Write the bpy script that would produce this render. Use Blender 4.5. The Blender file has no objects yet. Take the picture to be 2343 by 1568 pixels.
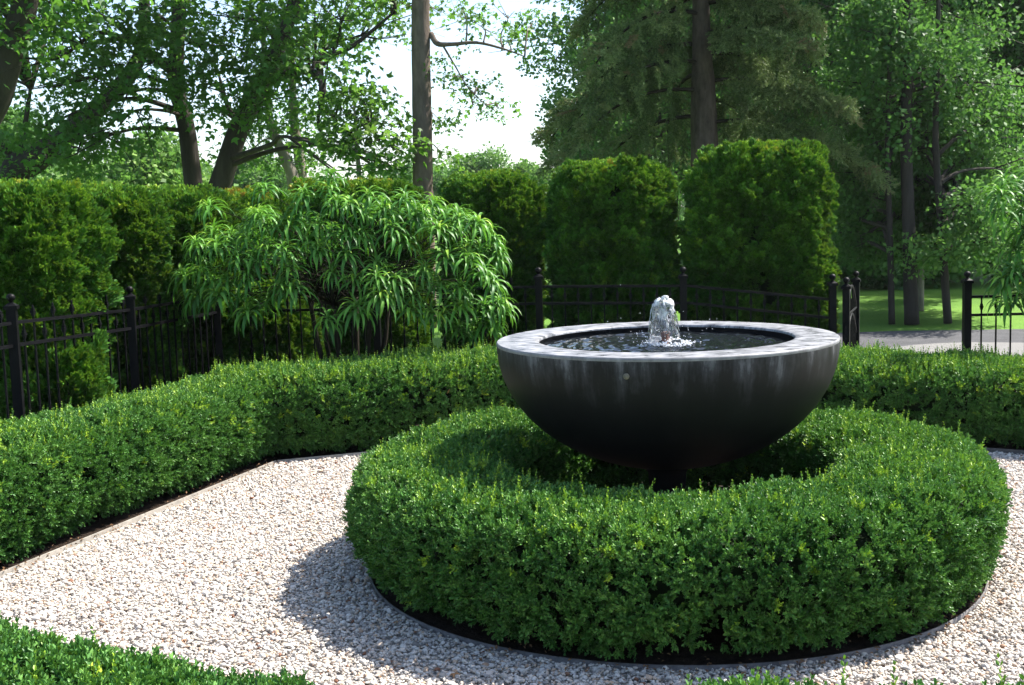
import bpy, bmesh, math, random
import numpy as np
from mathutils import Vector, Matrix

sc = bpy.context.scene
col = sc.collection
rng = np.random.default_rng(7)
random.seed(7)

# ------------------------------------------------------------------ camera
CAM_H, FPX, PITCH, ROLL = 1.65, 2720.0, 0.109, -0.030
_fw = np.array([0, math.cos(PITCH), -math.sin(PITCH)])
_r0 = np.array([1.0, 0, 0]); _u0 = np.array([0, math.sin(PITCH), math.cos(PITCH)])
_rt = math.cos(ROLL) * _r0 + math.sin(ROLL) * _u0
_up = math.cos(ROLL) * _u0 - math.sin(ROLL) * _r0
cd = bpy.data.cameras.new('camera'); cam = bpy.data.objects.new('camera', cd); col.objects.link(cam)
cd.sensor_width = 36.0; cd.lens = 36.0 * FPX / 2342.0; cd.clip_end = 2000; cd.clip_start = 0.05
m = Matrix.Identity(4)
for i in range(3):
    m[i][0] = _rt[i]; m[i][1] = _up[i]; m[i][2] = -_fw[i]
m[2][3] = CAM_H
cam.matrix_world = m
sc.camera = cam

# ------------------------------------------------------------------ light
SUN_EL, SUN_AZ = math.radians(52), math.radians(25)      # azimuth from +X towards +Y
sun_dir = Vector((math.cos(SUN_EL) * math.cos(SUN_AZ), math.cos(SUN_EL) * math.sin(SUN_AZ), math.sin(SUN_EL)))
world = bpy.data.worlds.new('World'); sc.world = world; world.use_nodes = True
wn = world.node_tree; wn.nodes.clear()
wo = wn.nodes.new('ShaderNodeOutputWorld'); wb = wn.nodes.new('ShaderNodeBackground'); ws = wn.nodes.new('ShaderNodeTexSky')
ws.sky_type = 'NISHITA'; ws.sun_disc = False; ws.sun_elevation = SUN_EL
ws.sun_rotation = math.pi / 2 - SUN_AZ
ws.air_density = 0.9; ws.dust_density = 1.4; ws.ozone_density = 1.0
wb.inputs['Strength'].default_value = 0.125
wn.links.new(ws.outputs[0], wb.inputs[0]); wn.links.new(wb.outputs[0], wo.inputs[0])
sl = bpy.data.lights.new('sun', 'SUN'); sl.energy = 5.0; sl.angle = math.radians(0.53); sl.color = (1.0, 0.95, 0.87)
so = bpy.data.objects.new('sun', sl); col.objects.link(so)
so.rotation_euler = sun_dir.to_track_quat('Z', 'Y').to_euler()
sc.view_settings.view_transform = 'Standard'; sc.view_settings.look = 'None'
sc.view_settings.exposure = 1.38; sc.view_settings.gamma = 1.0
sc.cycles.max_bounces = 6; sc.cycles.diffuse_bounces = 3; sc.cycles.glossy_bounces = 3
sc.cycles.transmission_bounces = 6; sc.cycles.transparent_max_bounces = 4
sc.cycles.sample_clamp_indirect = 6.0
sc.cycles.use_adaptive_sampling = True; sc.cycles.adaptive_threshold = 0.015
sc.cycles.use_denoising = True; sc.cycles.denoiser = 'OPENIMAGEDENOISE'; sc.cycles.denoising_input_passes = 'RGB_ALBEDO_NORMAL'; sc.cycles.denoising_prefilter = 'ACCURATE'

# ------------------------------------------------------------------ small helpers
def at(x, y, Y=None, z=None):
    """point of the place seen at photo position x, y (2342 px wide) on the plane Y or the height z"""
    d = _fw + _rt * (x - 1171) / FPX + _up * (784 - y) / FPX
    t = (Y / d[1]) if Y is not None else (z - CAM_H) / d[2]
    return np.array([0, 0, CAM_H]) + d * t

def tag(o, label=None, cat=None, group=None, kind=None):
    if label: o['label'] = label
    if cat: o['category'] = cat
    if group: o['group'] = group
    if kind: o['kind'] = kind
    return o

def empty(name, loc=(0, 0, 0), label=None, cat=None, group=None):
    o = bpy.data.objects.new(name, None); col.objects.link(o)
    o.location = loc; o.empty_display_size = 0.1
    return tag(o, label, cat, group)

def link(name, me, mat=None, parent=None, smooth=False):
    if mat is not None and len(me.materials) == 0: me.materials.append(mat)
    if smooth: me.polygons.foreach_set('use_smooth', [True] * len(me.polygons))
    o = bpy.data.objects.new(name, me); col.objects.link(o)
    if parent is not None:
        o.parent = parent
        o.matrix_parent_inverse = Matrix.Translation(parent.location).inverted() if parent.type == 'EMPTY' else Matrix.Identity(4)
    return o

def mesh(name, v, f):
    me = bpy.data.meshes.new(name)
    me.from_pydata([tuple(map(float, q)) for q in v], [], [tuple(int(i) for i in q) for q in f])
    me.update(); return me

class MB:
    """collects shapes for one mesh"""
    def __init__(s): s.v = []; s.f = []
    def add(s, v, f):
        n = len(s.v); s.v += [tuple(q) for q in v]; s.f += [tuple(i + n for i in q) for q in f]; return s
    def box(s, c, d, rz=0.0):
        cx, cy, cz = c; hx, hy, hz = d[0] / 2, d[1] / 2, d[2] / 2
        ca, sa = math.cos(rz), math.sin(rz); v = []
        for z in (-hz, hz):
            for x, y in ((-hx, -hy), (hx, -hy), (hx, hy), (-hx, hy)):
                v.append((cx + x * ca - y * sa, cy + x * sa + y * ca, cz + z))
        return s.add(v, [(0, 3, 2, 1), (4, 5, 6, 7), (0, 1, 5, 4), (1, 2, 6, 5), (2, 3, 7, 6), (3, 0, 4, 7)])
    def bar(s, a, b, w, h):
        """rectangular bar from a to b, w across, h upright"""
        a = np.array(a, float); b = np.array(b, float); d = b - a; d /= np.linalg.norm(d)
        sd = np.cross(d, (0, 0, 1)); sd /= max(np.linalg.norm(sd), 1e-9); u = np.cross(sd, d)
        v = []
        for p in (a, b):
            for x, y in ((-1, -1), (1, -1), (1, 1), (-1, 1)): v.append(p + sd * x * w / 2 + u * y * h / 2)
        return s.add(v, [(0, 1, 2, 3), (7, 6, 5, 4), (0, 4, 5, 1), (1, 5, 6, 2), (2, 6, 7, 3), (3, 7, 4, 0)])
    def tube(s, pts, rad, n=10, lump=0.0, seed=0, cap=True):
        pts = np.array(pts, float); rad = np.array(rad, float) * np.ones(len(pts))
        k = len(pts); T = np.gradient(pts, axis=0); T /= np.linalg.norm(T, axis=1)[:, None] + 1e-12
        ref = np.array([0.0, 1, 0]) if abs(T[0][2]) > .7 else np.array([0, 0, 1.0])
        v = []; N = np.cross(T[0], ref); N /= np.linalg.norm(N)
        r_ = np.random.default_rng(seed)
        ang = np.linspace(0, 2 * np.pi, n, endpoint=False)
        ph = r_.uniform(0, 6.28, 4)
        for i in range(k):
            N = N - T[i] * (N @ T[i]); N /= np.linalg.norm(N); B = np.cross(T[i], N)
            w = 1 + lump * (np.sin(3 * ang + ph[0] + i * .35) * .6 + np.sin(5 * ang + ph[1] - i * .5) * .4) + lump * .6 * r_.normal(0, 1, n) * .5
            for a, q in zip(ang, w): v.append(pts[i] + rad[i] * q * (math.cos(a) * N + math.sin(a) * B))
        f = []
        for i in range(k - 1):
            for j in range(n): f.append((i * n + j, i * n + (j + 1) % n, (i + 1) * n + (j + 1) % n, (i + 1) * n + j))
        if cap: f.append(tuple(range(n - 1, -1, -1))); f.append(tuple(range((k - 1) * n, k * n)))
        return s.add(v, f)
    def lathe(s, prof, c=(0, 0, 0), n=32, close=False):
        v = []; f = []; k = len(prof)
        for r, z in prof:
            for j in range(n):
                a = 2 * math.pi * j / n; v.append((c[0] + r * math.cos(a), c[1] + r * math.sin(a), c[2] + z))
        for i in range(k - 1):
            for j in range(n): f.append((i * n + j, i * n + (j + 1) % n, (i + 1) * n + (j + 1) % n, (i + 1) * n + j))
        return s.add(v, f)
    def build(s, name, mat, parent=None, smooth=False):
        return link(name, mesh(name, s.v, s.f), mat, parent, smooth)

def _hash(ix, iy, iz, seed):
    h = (ix.astype(np.int64) * 374761393 + iy.astype(np.int64) * 668265263 + iz.astype(np.int64) * 2147483647 + seed * 974634721) & 0xFFFFFFFF
    h = ((h ^ (h >> 13)) * 1274126177) & 0xFFFFFFFF
    h = h ^ (h >> 16)
    return (h & 0xFFFF) / 65535.0
def vnoise(P, freq, seed=0):
    """value noise, -1..1"""
    Q = np.asarray(P, float) * freq + 1000.0; I = np.floor(Q); F = Q - I; F = F * F * (3 - 2 * F); r = 0
    for dx in (0, 1):
        for dy in (0, 1):
            for dz in (0, 1):
                w = np.where(dx, F[:, 0], 1 - F[:, 0]) * np.where(dy, F[:, 1], 1 - F[:, 1]) * np.where(dz, F[:, 2], 1 - F[:, 2])
                r = r + w * _hash(I[:, 0] + dx, I[:, 1] + dy, I[:, 2] + dz, seed)
    return r * 2 - 1
def unit(a): return a / (np.linalg.norm(a, axis=-1, keepdims=True) + 1e-12)
def frames(Z, twist=None, ref=None):
    """euler angles whose local +Z follows Z; random twist, or local +Y turned towards ref"""
    Z = unit(np.asarray(Z, float)); n = len(Z)
    if ref is None:
        R = rng.normal(size=(n, 3))
    else: R = np.asarray(ref, float) * np.ones((n, 3)) + rng.normal(size=(n, 3)) * (twist or 0)
    X = unit(np.cross(R, Z)); Y = np.cross(Z, X)
    rx = np.arctan2(Y[:, 2], Z[:, 2]); ry = -np.arcsin(np.clip(X[:, 2], -1, 1)); rz = np.arctan2(X[:, 1], X[:, 0])
    return np.stack([rx, ry, rz], -1)

# ------------------------------------------------------------------ materials
def newmat(name):
    mt = bpy.data.materials.new(name); mt.use_nodes = True; nt = mt.node_tree; nt.nodes.clear()
    out = nt.nodes.new('ShaderNodeOutputMaterial'); return mt, nt, out
def N(nt, t, **kw):
    n = nt.nodes.new(t)
    for k, v in kw.items():
        if k in n.inputs.keys(): n.inputs[k].default_value = v
        else: setattr(n, k, v)
    return n
def ramp(nt, stops, interp='LINEAR'):
    r = nt.nodes.new('ShaderNodeValToRGB'); r.color_ramp.interpolation = interp; e = r.color_ramp.elements
    while len(e) < len(stops): e.new(0.5)
    for q, (p, c) in zip(e, stops): q.position = p; q.color = (*c, 1) if len(c) == 3 else c
    return r
def plain(name, c, rough=0.6, metal=0.0, spec=0.5, nscale=0, namt=0.25, bump=0, bscale=None, stretch=(1, 1, 1)):
    """principled surface with noise-varied colour and relief"""
    mt, nt, out = newmat(name); b = N(nt, 'ShaderNodeBsdfPrincipled', Roughness=rough, Metallic=metal)
    b.inputs['Specular IOR Level'].default_value = spec; b.inputs['Base Color'].default_value = (*c, 1)
    nt.links.new(b.outputs[0], out.inputs[0])
    if nscale or bump:
        tc = N(nt, 'ShaderNodeTexCoord'); mp = N(nt, 'ShaderNodeMapping'); mp.inputs['Scale'].default_value = stretch
        nt.links.new(tc.outputs['Object'], mp.inputs[0])
    if nscale:
        n = N(nt, 'ShaderNodeTexNoise', Scale=nscale, Detail=6.0, Roughness=0.65); nt.links.new(mp.outputs[0], n.inputs['Vector'])
        r = ramp(nt, [(0.3, tuple(q * (1 - namt) for q in c)), (0.7, tuple(min(1, q * (1 + namt)) for q in c))])
        nt.links.new(n.outputs['Fac'], r.inputs[0]); nt.links.new(r.outputs[0], b.inputs['Base Color'])
    if bump:
        n2 = N(nt, 'ShaderNodeTexNoise', Scale=bscale or nscale * 3, Detail=8.0, Roughness=0.7); nt.links.new(mp.outputs[0], n2.inputs['Vector'])
        bp = N(nt, 'ShaderNodeBump', Strength=bump, Distance=0.02); nt.links.new(n2.outputs['Fac'], bp.inputs['Height']); nt.links.new(bp.outputs[0], b.inputs['Normal'])
    return mt
def leafmat(name, stops, rough=0.42, spec=0.4, trans=0.3, tcol=(0.16, 0.34, 0.03), vamt=0.45, tmul=1.0):
    """two-sided leaf: tint (per spray) picks the colour, v (per leaf) varies it; some light passes through"""
    mt, nt, out = newmat(name)
    ti = N(nt, 'ShaderNodeAttribute', attribute_type='INSTANCER', attribute_name='tint')
    vv = N(nt, 'ShaderNodeAttribute', attribute_type='GEOMETRY', attribute_name='v')
    ad = N(nt, 'ShaderNodeMath', operation='MULTIPLY_ADD'); ad.inputs[1].default_value = 0.30; nt.links.new(vv.outputs['Fac'], ad.inputs[0]); nt.links.new(ti.outputs['Fac'], ad.inputs[2])
    sc_ = N(nt, 'ShaderNodeMath', operation='MULTIPLY'); sc_.inputs[1].default_value = 0.625; nt.links.new(ad.outputs[0], sc_.inputs[0])
    r = ramp(nt, [(p * .625, tuple(q * tmul for q in c)) for p, c in stops]); nt.links.new(sc_.outputs[0], r.inputs[0])
    mul = N(nt, 'ShaderNodeMath', operation='MULTIPLY_ADD'); mul.inputs[1].default_value = vamt; mul.inputs[2].default_value = 1 - vamt / 2; nt.links.new(vv.outputs['Fac'], mul.inputs[0])
    mx = N(nt, 'ShaderNodeVectorMath', operation='SCALE'); nt.links.new(r.outputs[0], mx.inputs[0]); nt.links.new(mul.outputs[0], mx.inputs['Scale'])
    b = N(nt, 'ShaderNodeBsdfPrincipled', Roughness=rough); b.inputs['Specular IOR Level'].default_value = spec
    nt.links.new(mx.outputs[0], b.inputs['Base Color'])
    t = N(nt, 'ShaderNodeBsdfTranslucent'); tm = N(nt, 'ShaderNodeMix', data_type='RGBA', blend_type='MULTIPLY'); tm.inputs['Factor'].default_value = 0.0
    tx = N(nt, 'ShaderNodeMix', data_type='RGBA'); tx.inputs['Factor'].default_value = 0.55
    nt.links.new(mx.outputs[0], tx.inputs['A']); tx.inputs['B'].default_value = (*tcol, 1); nt.links.new(tx.outputs['Result'], t.inputs['Color'])
    ms = N(nt, 'ShaderNodeMixShader'); ms.inputs[0].default_value = trans
    nt.links.new(b.outputs[0], ms.inputs[1]); nt.links.new(t.outputs[0], ms.inputs[2]); nt.links.new(ms.outputs[0], out.inputs[0])
    return mt

M = {}
M['box'] = leafmat('boxwood_leaf', [(0.0, (0.016, 0.066, 0.012)), (0.5, (0.058, 0.175, 0.032)), (0.9, (0.135, 0.285, 0.055)), (1.05, (0.25, 0.40, 0.030)), (1.25, (0.33, 0.47, 0.035)), (1.42, (0.40, 0.25, 0.09))], rough=0.45, spec=0.34, trans=0.14, tcol=(0.17, 0.36, 0.03))
M['thuja'] = leafmat('thuja_scale', [(0.0, (0.013, 0.056, 0.007)), (0.5, (0.044, 0.150, 0.014)), (0.9, (0.110, 0.265, 0.024)), (1.15, (0.21, 0.33, 0.02)), (1.42, (0.36, 0.22, 0.03))], rough=0.6, spec=0.25, trans=0.22, tcol=(0.20, 0.30, 0.02))
M['maple'] = leafmat('maple_leaf', [(0.0, (0.022, 0.075, 0.018)), (0.5, (0.042, 0.125, 0.026)), (0.9, (0.095, 0.200, 0.030)), (1.3, (0.20, 0.29, 0.05))], rough=0.5, spec=0.3, trans=0.50, tcol=(0.19, 0.42, 0.04))
M['wood'] = leafmat('woodland_leaf', [(0.0, (0.030, 0.090, 0.022)), (0.5, (0.064, 0.160, 0.038)), (0.9, (0.115, 0.235, 0.050)), (1.3, (0.19, 0.30, 0.06))], rough=0.55, spec=0.25, trans=0.40, tcol=(0.16, 0.36, 0.05))
M['spruce'] = leafmat('spruce_needle', [(0.0, (0.024, 0.046, 0.014)), (0.6, (0.098, 0.155, 0.048)), (1.0, (0.220, 0.290, 0.100)), (1.35, (0.22, 0.16, 0.08))], rough=0.6, spec=0.25, trans=0.22, tcol=(0.16, 0.24, 0.08))
M['lance'] = leafmat('shrub_leaf', [(0.0, (0.028, 0.110, 0.020)), (0.5, (0.062, 0.195, 0.030)), (0.9, (0.130, 0.300, 0.040)), (1.3, (0.30, 0.42, 0.04))], rough=0.46, spec=0.28, trans=0.26, tcol=(0.18, 0.46, 0.03))
M['core'] = plain('shade_core', (0.010, 0.020, 0.007), rough=0.9, spec=0.1, nscale=30, namt=0.5)  # shade between sprigs painted as one near-black green for the solid cores
M['bark_dark'] = plain('dark_maple_bark', (0.042, 0.036, 0.030), rough=0.9, spec=0.2, nscale=7, namt=0.45, bump=0.9, bscale=16, stretch=(1, 1, 0.18))
M['bark_grey'] = plain('grey_brown_bark', (0.155, 0.120, 0.098), rough=0.9, spec=0.2, nscale=9, namt=0.42, bump=1.0, bscale=26, stretch=(1, 1, 0.3))
M['bark_spruce'] = plain('spruce_bark', (0.085, 0.066, 0.052), rough=0.9, spec=0.15, nscale=12, namt=0.5, bump=1.0, bscale=30, stretch=(1, 1, 0.35))
M['bark_pale'] = plain('pale_bark', (0.21, 0.185, 0.155), rough=0.9, spec=0.2, nscale=6, namt=0.35, bump=0.6, bscale=22, stretch=(1, 1, 0.3))
M['twig'] = plain('twig_bark', (0.026, 0.023, 0.016), rough=0.9, spec=0.1, nscale=12, namt=0.4)
M['iron'] = plain('black_painted_iron', (0.004, 0.004, 0.005), rough=0.5, spec=0.12, nscale=14, namt=0.5, bump=0.12, bscale=60)
M['soil'] = plain('dark_bark_mulch', (0.030, 0.020, 0.014), rough=0.95, spec=0.15, nscale=28, namt=0.7, bump=1.0, bscale=60)
M['edging'] = plain('weathered_metal_edging', (0.30, 0.275, 0.24), rough=0.55, metal=0.0, nscale=20, namt=0.35, bump=0.2)
M['edging_dark'] = plain('dull_steel_edging', (0.11, 0.10, 0.095), rough=0.5, metal=0.2, nscale=24, namt=0.5, bump=0.2)
M['copper'] = plain('copper_nozzle', (0.16, 0.065, 0.04), rough=0.55, metal=0.3, nscale=40, namt=0.4)
M['dryleaf'] = plain('dry_leaf', (0.34, 0.17, 0.07), rough=0.8, nscale=40, namt=0.5)
M['needle_litter'] = plain('dry_litter', (0.20, 0.11, 0.05), rough=0.9, nscale=40, namt=0.5)

# ------------------------------------------------------------------ leaf prototypes (kept out of the scene, drawn through scatter objects)
def proto(name, leaves, mat):
    """leaves: list of (verts, faces, v)"""
    V = []; F = []; va = []
    for v, f, q in leaves:
        n = len(V); V += [tuple(p) for p in v]; F += [tuple(i + n for i in t) for t in f]; va += [q] * len(v)
    me = mesh(name, V, F); a = me.attributes.new('v', 'FLOAT', 'POINT'); a.data.foreach_set('value', va)
    me.materials.append(mat); me.polygons.foreach_set('use_smooth', [True] * len(me.polygons))
    return bpy.data.objects.new(name, me)
def place(v, o, ax, nrm):
    """leaf coordinates (x across, y along, z normal) laid at o, growing along ax"""
    ax = np.array(ax, float); ax /= np.linalg.norm(ax); x = np.cross(ax, nrm); x /= np.linalg.norm(x) + 1e-9; z = np.cross(x, ax)
    return [np.array(o) + p[0] * x + p[1] * ax + p[2] * z for p in v]
def rv(r, n=3): return r.normal(size=n)
OVAL = lambda L, W, c=0.16: ([(0, 0, 0), (-W * .5, L * .42, L * c), (-W * .34, L * .78, L * c * .7), (0, L, 0), (W * .34, L * .78, L * c * .7), (W * .5, L * .42, L * c), (0, L * .5, 0)],
                             [(0, 6, 1), (1, 6, 2), (2, 6, 3), (3, 6, 4), (4, 6, 5), (5, 6, 0)])
QUADL = lambda L, W, c=0.12: ([(0, 0, 0), (-W * .5, L * .45, L * c), (0, L, 0), (W * .5, L * .45, L * c)], [(0, 3, 2, 1)])
def shoot(r, o, d, n, ln, leaf, W, open_=0.8, lo=0.0):
    out = []; d = np.array(d, float); d /= np.linalg.norm(d); s = np.cross(d, rv(r)); s /= np.linalg.norm(s); t = np.cross(d, s)
    for i in range(n):
        q = i / max(n - 1, 1); p = np.array(o) + d * ln * (lo + (1 - lo) * q); a = s if i % 2 == 0 else t
        k = leaf * (1.0 - 0.35 * q ** 2) * r.uniform(.8, 1.15)
        for sg in (-1, 1):
            w = open_ * (1 - .55 * q) * r.uniform(.8, 1.2); ax = d * 1.0 + a * sg * w * 1.25 + rv(r) * .12
            v, f = OVAL(k, k * W); out.append((place(v, p, ax, np.cross(a, d) * .3 + d - ax * .2 + rv(r) * .25), f, r.uniform()))
    return out
def box_sprigs():
    ps = []
    for k in range(5):
        r = np.random.default_rng(100 + k); L = shoot(r, (0, 0, 0), (0, 0, 1), 5, .042, .0195, .52)
        for j in range(3):
            a = r.uniform(0, 6.28); d = np.array([math.cos(a) * .8, math.sin(a) * .8, 1]); L += shoot(r, np.array([0, 0, .002]), d, 4, .036, .0185, .52, lo=.25)
        ps.append(proto('boxwood_sprig', L, M['box']))
    for k in range(2):
        r = np.random.default_rng(140 + k); L = shoot(r, (0, 0, 0), (r.uniform(-.12, .12), r.uniform(-.12, .12), 1), 8, .085, .018, .5, open_=.7); ps.append(proto('boxwood_shoot', L, M['box']))
    return ps
def thuja_fans():
    ps = []
    for k in range(4):
        r = np.random.default_rng(200 + k); L = []
        for s in range(3):
            t0 = r.uniform(-.5, .5); pl = np.array([math.cos(s * 1.05 + t0), math.sin(s * 1.05 + t0), 0]); nz = np.cross(pl, (0, 0, 1))
            for i in range(9):
                q = i / 8; h = .095 * q * .75; sg = 1 if i % 2 else -1
                d = np.array([0, 0, 1.0]) * (.55 + .5 * q) + pl * sg * (1 - .5 * q) * .9 + rv(r) * .13
                ln = .055 * (1 - .3 * q) * r.uniform(.8, 1.25); o = np.array([0, 0, h]) + nz * r.normal() * .006
                v, f = QUADL(ln, .020, .05); L.append((place(v, o, d, nz + rv(r) * .25), f, r.uniform()))
                for e in (-1, 1):
                    d2 = unit(d) + pl * e * .65 + np.array([0, 0, .25]); v, f = QUADL(ln * .6, .016, .05); L.append((place(v, o + unit(d) * ln * .45, d2, nz + rv(r) * .3), f, r.uniform()))
        ps.append(proto('thuja_spray', L, M['thuja']))
    return ps
def maple_leaf(L):
    v = [(0, 0, 0), (-.30 * L, .12 * L, .04 * L), (-.52 * L, .42 * L, -.05 * L), (-.20 * L, .48 * L, .05 * L), (0, L, -.10 * L), (.20 * L, .48 * L, .05 * L), (.52 * L, .42 * L, -.05 * L), (.30 * L, .12 * L, .04 * L), (0, .38 * L, 0)]
    return v, [(0, 8, 1), (1, 8, 2), (2, 8, 3), (3, 8, 4), (4, 8, 5), (5, 8, 6), (6, 8, 7), (7, 8, 0)]
def maple_sprays(mat, leaf, n, spread, k0, name, flat=.28, up=.0):
    """a flattish layered spray of leaves round the origin"""
    ps = []
    for k in range(4):
        r = np.random.default_rng(k0 + k); L = []
        for i in range(n):
            a = r.uniform(0, 6.28); rad = spread * math.sqrt(r.uniform()); p = np.array([math.cos(a) * rad, math.sin(a) * rad, r.normal() * spread * flat - .25 * rad * rad / spread])
            out_ = np.array([math.cos(a), math.sin(a), 0]); d = out_ * .8 + rv(r) * .45 + np.array([0, 0, -.45 + up])
            v, f = maple_leaf(leaf * r.uniform(.65, 1.2)); L.append((place(v, p, d, np.array([0, 0, 1]) + rv(r) * .45), f, r.uniform()))
        ps.append(proto(name, L, mat))
    return ps
def clump(mat, leaf, n, rad, k0, name):
    ps = []
    for k in range(4):
        r = np.random.default_rng(k0 + k); L = []
        for i in range(n):
            d = unit(rv(r)); p = d * rad * r.uniform(.35, 1) * np.array([1, 1, .75]); v, f = QUADL(leaf * r.uniform(.6, 1.3), leaf * .75, .1)
            L.append((place(v, p, d + rv(r) * .9 + np.array([0, 0, -.2]), np.array([0, 0, 1]) + rv(r) * .7), f, r.uniform()))
        ps.append(proto(name, L, mat))
    return ps
def spruce_twigs():
    ps = []
    for k in range(4):
        r = np.random.default_rng(400 + k); L = []
        def tw(o, d, ln):
            d = unit(np.array(d, float))
            for i in range(34):
                q = i / 33; p = o + d * ln * q; s = unit(np.cross(d, rv(r))); a = d * .75 + s * .8; v, f = QUADL(.027 * r.uniform(.8, 1.2), .0115, .0); L.append((place(v, p, a, rv(r)), f, r.uniform()))
        tw(np.zeros(3), (0, 0, 1), .26)
        for j in range(5):
            e = -1 if j % 2 else 1; tw(np.array([0, 0, .03 + .04 * j]), (e * .75 + r.normal() * .1, r.normal() * .2, .9), .13 * r.uniform(.8, 1.2) * (1 - .08 * j))
        ps.append(proto('spruce_twig', L, M['spruce']))
    return ps
P_BOX = box_sprigs(); P_THU = thuja_fans(); P_SPR = spruce_twigs()
P_MAP = maple_sprays(M['maple'], .108, 29, .34, 300, 'maple_spray')
P_MAPS = maple_sprays(M['maple'], .088, 26, .28, 340, 'small_maple_spray')
P_LAWN = clump(M['wood'], .085, 70, .40, 560, 'lawn_leaf_clump')
P_WOOD = clump(M['wood'], .13, 44, .42, 500, 'leaf_clump')
P_FAR = clump(M['wood'], .30, 50, 1.0, 520, 'far_leaf_clump')
P_UND = clump(M['wood'], .10, 40, .28, 540, 'understorey_clump')

# ------------------------------------------------------------------ scatter
_groups = {}
def gn_group(protos):
    key = protos[0].name
    if key in _groups: return _groups[key]
    g = bpy.data.node_groups.new('scatter_' + key, 'GeometryNodeTree')
    g.interface.new_socket('Geometry', in_out='INPUT', socket_type='NodeSocketGeometry'); g.interface.new_socket('Geometry', in_out='OUTPUT', socket_type='NodeSocketGeometry')
    gi = g.nodes.new('NodeGroupInput'); go = g.nodes.new('NodeGroupOutput'); ip = g.nodes.new('GeometryNodeInstanceOnPoints')
    gti = g.nodes.new('GeometryNodeGeometryToInstance')
    for p in reversed(protos):
        oi = g.nodes.new('GeometryNodeObjectInfo'); oi.inputs['Object'].default_value = p; oi.inputs['As Instance'].default_value = False
        g.links.new(oi.outputs['Geometry'], gti.inputs[0])
    def attr(n, t):
        a = g.nodes.new('GeometryNodeInputNamedAttribute'); a.data_type = t; a.inputs['Name'].default_value = n; return a.outputs['Attribute']
    g.links.new(gi.outputs[0], ip.inputs['Points']); g.links.new(gti.outputs[0], ip.inputs['Instance'])
    ip.inputs['Pick Instance'].default_value = True
    g.links.new(attr('pid', 'INT'), ip.inputs['Instance Index']); g.links.new(attr('rot', 'FLOAT_VECTOR'), ip.inputs['Rotation']); g.links.new(attr('scl', 'FLOAT_VECTOR'), ip.inputs['Scale'])
    g.links.new(ip.outputs[0], go.inputs[0]); _groups[key] = g; return g
def scatter(name, pts, rot, scl, tint, pid, protos, parent=None, kind='stuff'):
    pts = np.asarray(pts, float); n = len(pts)
    me = bpy.data.meshes.new(name); me.vertices.add(n); me.vertices.foreach_set('co', pts.ravel().astype(np.float32))
    scl = np.asarray(scl, float); scl = np.repeat(scl[:, None], 3, 1) if scl.ndim == 1 else scl
    for nm, ty, ar, fld in (('rot', 'FLOAT_VECTOR', rot, 'vector'), ('scl', 'FLOAT_VECTOR', scl, 'vector'), ('tint', 'FLOAT', tint, 'value'), ('pid', 'INT', pid, 'value')):
        a = me.attributes.new(nm, ty, 'POINT'); a.data.foreach_set(fld, np.asarray(ar).ravel().astype(np.int32 if ty == 'INT' else np.float32))
    o = link(name, me, None, parent); md = o.modifiers.new('scatter', 'NODES'); md.node_group = gn_group(protos)
    if kind: o['kind'] = kind
    return o

# ------------------------------------------------------------------ setting: ground, drive, court
def sheet(name, poly, z, mat, kind='structure'):
    bm = bmesh.new(); bm.faces.new([bm.verts.new((x, y, z)) for x, y in poly]); me = bpy.data.meshes.new(name); bm.to_mesh(me); bm.free()
    o = link(name, me, mat); return tag(o, kind=kind)
def lawn_mat():
    mt, nt, out = newmat('mown_grass'); b = N(nt, 'ShaderNodeBsdfPrincipled', Roughness=0.8); b.inputs['Specular IOR Level'].default_value = .2
    tc = N(nt, 'ShaderNodeTexCoord'); n1 = N(nt, 'ShaderNodeTexNoise', Scale=.6, Detail=6.0); n2 = N(nt, 'ShaderNodeTexNoise', Scale=45.0, Detail=5.0)
    nt.links.new(tc.outputs['Object'], n1.inputs['Vector']); nt.links.new(tc.outputs['Object'], n2.inputs['Vector'])
    ad = N(nt, 'ShaderNodeMath', operation='ADD'); nt.links.new(n1.outputs[0], ad.inputs[0]); nt.links.new(n2.outputs[0], ad.inputs[1])
    r = ramp(nt, [(.3, (.055, .135, .014)), (.5, (.095, .210, .020)), (.7, (.150, .270, .034))]); mm = N(nt, 'ShaderNodeMath', operation='MULTIPLY'); mm.inputs[1].default_value = .5
    nt.links.new(ad.outputs[0], mm.inputs[0]); nt.links.new(mm.outputs[0], r.inputs[0]); nt.links.new(r.outputs[0], b.inputs['Base Color'])
    bp = N(nt, 'ShaderNodeBump', Strength=.8, Distance=.03); nt.links.new(n2.outputs[0], bp.inputs['Height']); nt.links.new(bp.outputs[0], b.inputs['Normal']); nt.links.new(b.outputs[0], out.inputs[0]); return mt
def gravel_mat():
    mt, nt, out = newmat('pale_gravel_bed'); b = N(nt, 'ShaderNodeBsdfPrincipled', Roughness=0.85)
    tc = N(nt, 'ShaderNodeTexCoord'); v = N(nt, 'ShaderNodeTexVoronoi', Scale=70.0); nt.links.new(tc.outputs['Object'], v.inputs['Vector'])
    r = ramp(nt, [(0, (.26, .23, .20)), (.5, (.44, .40, .35)), (1, (.56, .52, .46))]); nt.links.new(v.outputs['Color'], r.inputs[0]); nt.links.new(r.outputs[0], b.inputs['Base Color'])
    bp = N(nt, 'ShaderNodeBump', Strength=1.0, Distance=.012); bp.invert = True; nt.links.new(v.outputs['Distance'], bp.inputs['Height']); nt.links.new(bp.outputs[0], b.inputs['Normal']); nt.links.new(b.outputs[0], out.inputs[0]); return mt
M['lawn'] = lawn_mat(); M['gravel'] = gravel_mat()
M['asphalt'] = plain('drive_asphalt', (0.075, 0.075, 0.080), rough=0.9, spec=.3, nscale=3, namt=.25, bump=.5, bscale=160)
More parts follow.
